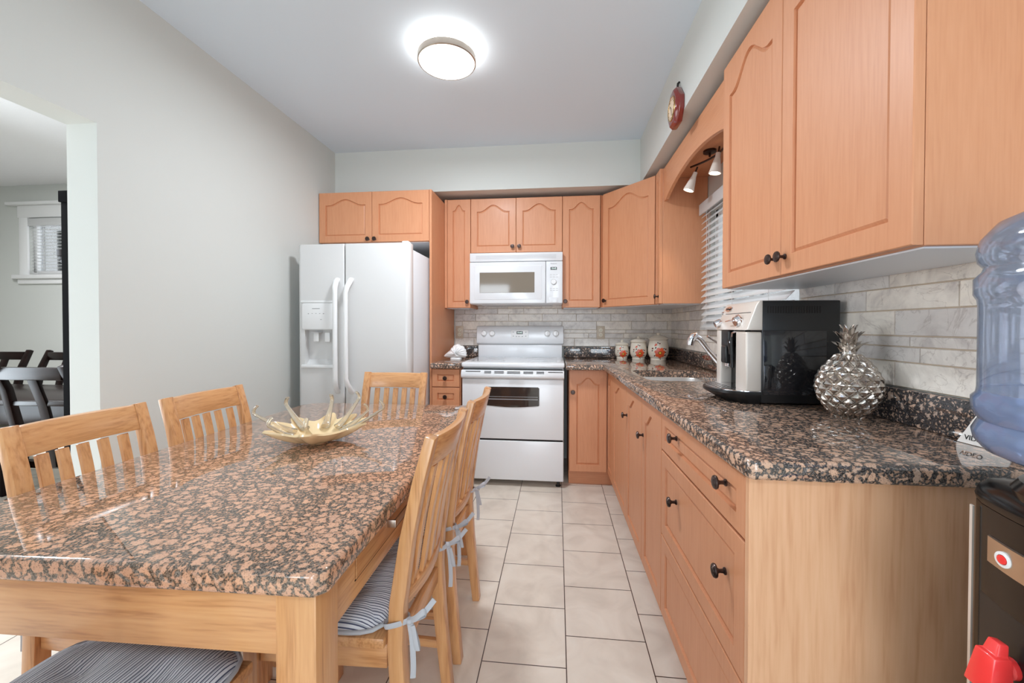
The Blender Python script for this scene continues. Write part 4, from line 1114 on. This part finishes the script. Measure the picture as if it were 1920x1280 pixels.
for v, mt in ((.062, 'red_pl'), (0, 'white_pl'), (-.062, 'blue_pl')):
    MB().lathe([(.011, 0), (.011, -.004), (.007, -.005), (.007, -.003)], axis='x', n=20, caps=False).build('lamp_ring', M['white_pl'], pp, loc=(fx(v, .002), v, .856))
    MB().lathe([(.007, -.002), (.006, -.006), (.001, -.007)], axis='x', n=16).build('indicator', M[mt], pp, loc=(fx(v, .002), v, .856))
rc = MB(); rr_ = []
for k in range(13):
    v = .112-.224*k/12
    rr_.append([(fx(v, -.002), v, .45), (fx(v, .0015), v, .455), (fx(v, .0015), v, .778), (fx(v, -.002), v, .785)])
rc.loft(rr_, True, True).build('tap_panel', M['black_pl'], t)
for v, mt, hue in ((.048, 'red_pl', 'red'), (-.048, 'blue_pl', 'blue')):
    x0 = fx(v, .002)
    MB().lathe([(.014, 0), (.014, -.008), (.010, -.012), (.010, -.024)], axis='x', n=16).build('tap_body', M[mt], t, loc=(x0, v, .712))
    lv = MB().loft([[(x0-.012, v-.008, .748), (x0-.012, v+.008, .748), (x0-.024, v+.008, .750), (x0-.024, v-.008, .750)],
                    [(x0-.014, v-.010, .733), (x0-.014, v+.010, .733), (x0-.030, v+.010, .733), (x0-.030, v-.010, .733)],
                    [(x0-.014, v-.014, .732), (x0-.014, v+.014, .732), (x0-.035, v+.014, .732), (x0-.035, v-.014, .732)],
                    [(x0-.014, v-.018, .686), (x0-.014, v+.018, .686), (x0-.046, v+.018, .682), (x0-.046, v-.018, .682)]], True, True)
    lv.build('tap_lever', M[mt], t, bevel=.002)['label'] = hue+' tap lever'
b = thing('water_bottle', 'large blue plastic water bottle upside down on the cooler', 'bottle', (CX, CY, .9605))
bp = [(.001, .004), (.028, .004), (.029, .022), (.062, .032), (.100, .042), (.122, .052), (.132, .066), (.134, .078), (.130, .088), (.127, .094), (.131, .100), (.135, .110), (.135, .126), (.130, .132), (.129, .140),
      (.129, .255), (.130, .266), (.134, .274), (.134, .296), (.126, .306), (.124, .312), (.130, .320), (.132, .334), (.128, .352), (.112, .374), (.088, .386), (.05, .390), (.001, .388)]
MB().lathe(bp, n=64).build('bottle_wall', M['bottle'], b, angle=60)
wpf = [(.001, .006)]+[(r-.0025, z) for r, z in bp[1:14]]+[(.127, .136), (.001, .136)]
wpf[0] = (.001, .0065)
MB().lathe(wpf, n=64).build('water', M['water'], b, angle=60)['label'] = 'blue water filling the lower third'

# ------------------------------------------------------------------ dining room through the opening
w2 = MB().box(DX0, DX1, DY+.03, DY+.08, DZ0, DZ0+.04).box(DX0, DX1, DY+.03, DY+.08, DZ1-.04, DZ1).box(DX0, DX0+.04, DY+.03, DY+.08, DZ0, DZ1).box(DX1-.04, DX1, DY+.03, DY+.08, DZ0, DZ1)
w2 = struct(w2.build('window_2', M['trim'], bevel=.003))
MB().box(DX0+.19, DX0+.22, DY+.085, DY+.11, DZ0+.04, DZ1-.11).box(DX0+.19, DX1-.04, DY+.085, DY+.11, DZ1-.14, DZ1-.11).build('sash', M['sash'], w2)
MB().box(DX0+.04, DX1-.04, DY+.05, DY+.054, DZ0+.04, DZ1-.04).build('pane', M['pane'], w2)
cs = MB().box(DX0-.10, DX0, DY-.02, DY, DZ0-.02, DZ1+.02).box(DX1, DX1+.1, DY-.02, DY, DZ0-.02, DZ1+.02).box(DX0-.11, DX1+.11, DY-.024, DY, DZ1, DZ1+.12).box(DX0-.20, DX1+.20, DY-.06, DY, DZ1+.12, DZ1+.15).box(DX0-.15, DX1+.15, DY-.05, DY, DZ0-.04, DZ0).box(DX0-.12, DX1+.12, DY-.022, DY, DZ0-.09, DZ0-.04)
struct(cs.build('trim_6', M['trim'], bevel=.005))
blind('window_blind', 'white slatted blind in the small dining room window', ((DX0+DX1)/2, DY-.001, 0), 0, DX1-DX0-.06, DZ0+.005, DZ1-.08, R(6), .032, .03)
t = thing('tall_bookcase', 'tall black bookcase just beyond the dining room opening', 'bookcase', (-2.012, 1.58, 0))
MB().box(-.175, 0, 0, .75, 0, 1.735).build('case', M['black_wood'], t, bevel=.003)
MB().box(-.181, 0, -.006, .756, 1.735, 1.785).build('cornice', M['black_wood'], t, bevel=.003)
MB().box(-.205, -.1755, .01, .09, 1.485, 1.50).box(-.210, -.1755, .006, .094, 1.50, 1.53).box(-.198, -.1755, .012, .088, 1.47, 1.485).build('bracket', M['dark_wood'], t, bevel=.003)
t = thing('dark_table', 'dark espresso table with drawer in the dining room', 'table', (-3.75, 2.40, 0))
MB().prism([(-1.1, -.27)]+[(-1.1+2.0*k/10, -.27-.05*math.sin(PI*k/10)) for k in range(1, 10)]+[(.95, -.27), (.95, .30), (-1.1, .30)], 'z', .71, .742).build('tabletop', M['dark_wood_x'], t, bevel=.005)
MB().box(-1.0, .86, -.25, .26, .58, .7095).build('apron', M['dark_wood_x'], t, bevel=.002)
dw = MB().box(-.25, .30, -.262, -.2505, .60, .70).build('drawer', M['dark_wood_x'], t, bevel=.003)
MB().tube([(-.02, -.264, .655), (0, -.278, .655), (.05, -.28, .655), (.07, -.264, .655)], .012, n=10, flat=.7, up=(0, 0, 1)).build('handle', M['nickel'], dw)
for sx in (-.98, .80):
    for sy in (-.22, .2): MB().box(sx, sx+.07, sy, sy+.07, 0, .58).build('leg', M['dark_wood'], t, bevel=.003)
def dark_chair(label, x, y, rz):
    t = thing('dark_dining_chair', label, 'chair', (x, y, 0), rz, 'dark dining chairs')
    pr = [(-.26, 0), (-.225, .25), (-.215, .45), (-.235, .65), (-.275, .85), (-.33, .985)]
    for sx in (-1, 1):
        MB().bar([(sx*.2, y_, z) for y_, z in pr], .042, [.03, .036, .04, .04, .036, .03], (1, 0, 0)).build('rear_leg', M['dark_wood'], t, bevel=.006)
        MB().bar([(sx*.205, .2, 0), (sx*.205, .21, .40)], .045, .045, (1, 0, 0)).build('front_leg', M['dark_wood'], t, bevel=.003)
    MB().box(-.18, .18, -.325, -.297, .905, .972).build('top_rail', M['dark_wood_x'], t, bevel=.006)
    MB().box(-.18, .18, -.27, -.25, .76, .785).build('mid_rail', M['dark_wood_x'], t, bevel=.003)
    MB().bar([(0, -.225, .42), (0, -.235, .62), (0, -.262, .76), (0, -.308, .91)], .055, .016, (1, 0, 0)).build('splat', M['dark_wood'], t, bevel=.002)
    MB().box(-.23, .23, -.2, .235, .40, .438).build('seat_frame', M['dark_wood_x'], t, bevel=.004)
    MB().box(-.215, .215, -.185, .225, .4385, .485).build('seat_pad', M['cream_fabric'], t, bevel=.018, seg=3)
    return t
dark_chair('dark dining chair seen from behind, on the near side of the dark table', -2.74, 2.15, R(2))
dark_chair('dark dining chair behind the dark table, left of its neighbour', -4.62, 2.64, R(182))
dark_chair('dark dining chair behind the dark table, partly hidden by the bookcase', -4.05, 2.64, R(178))
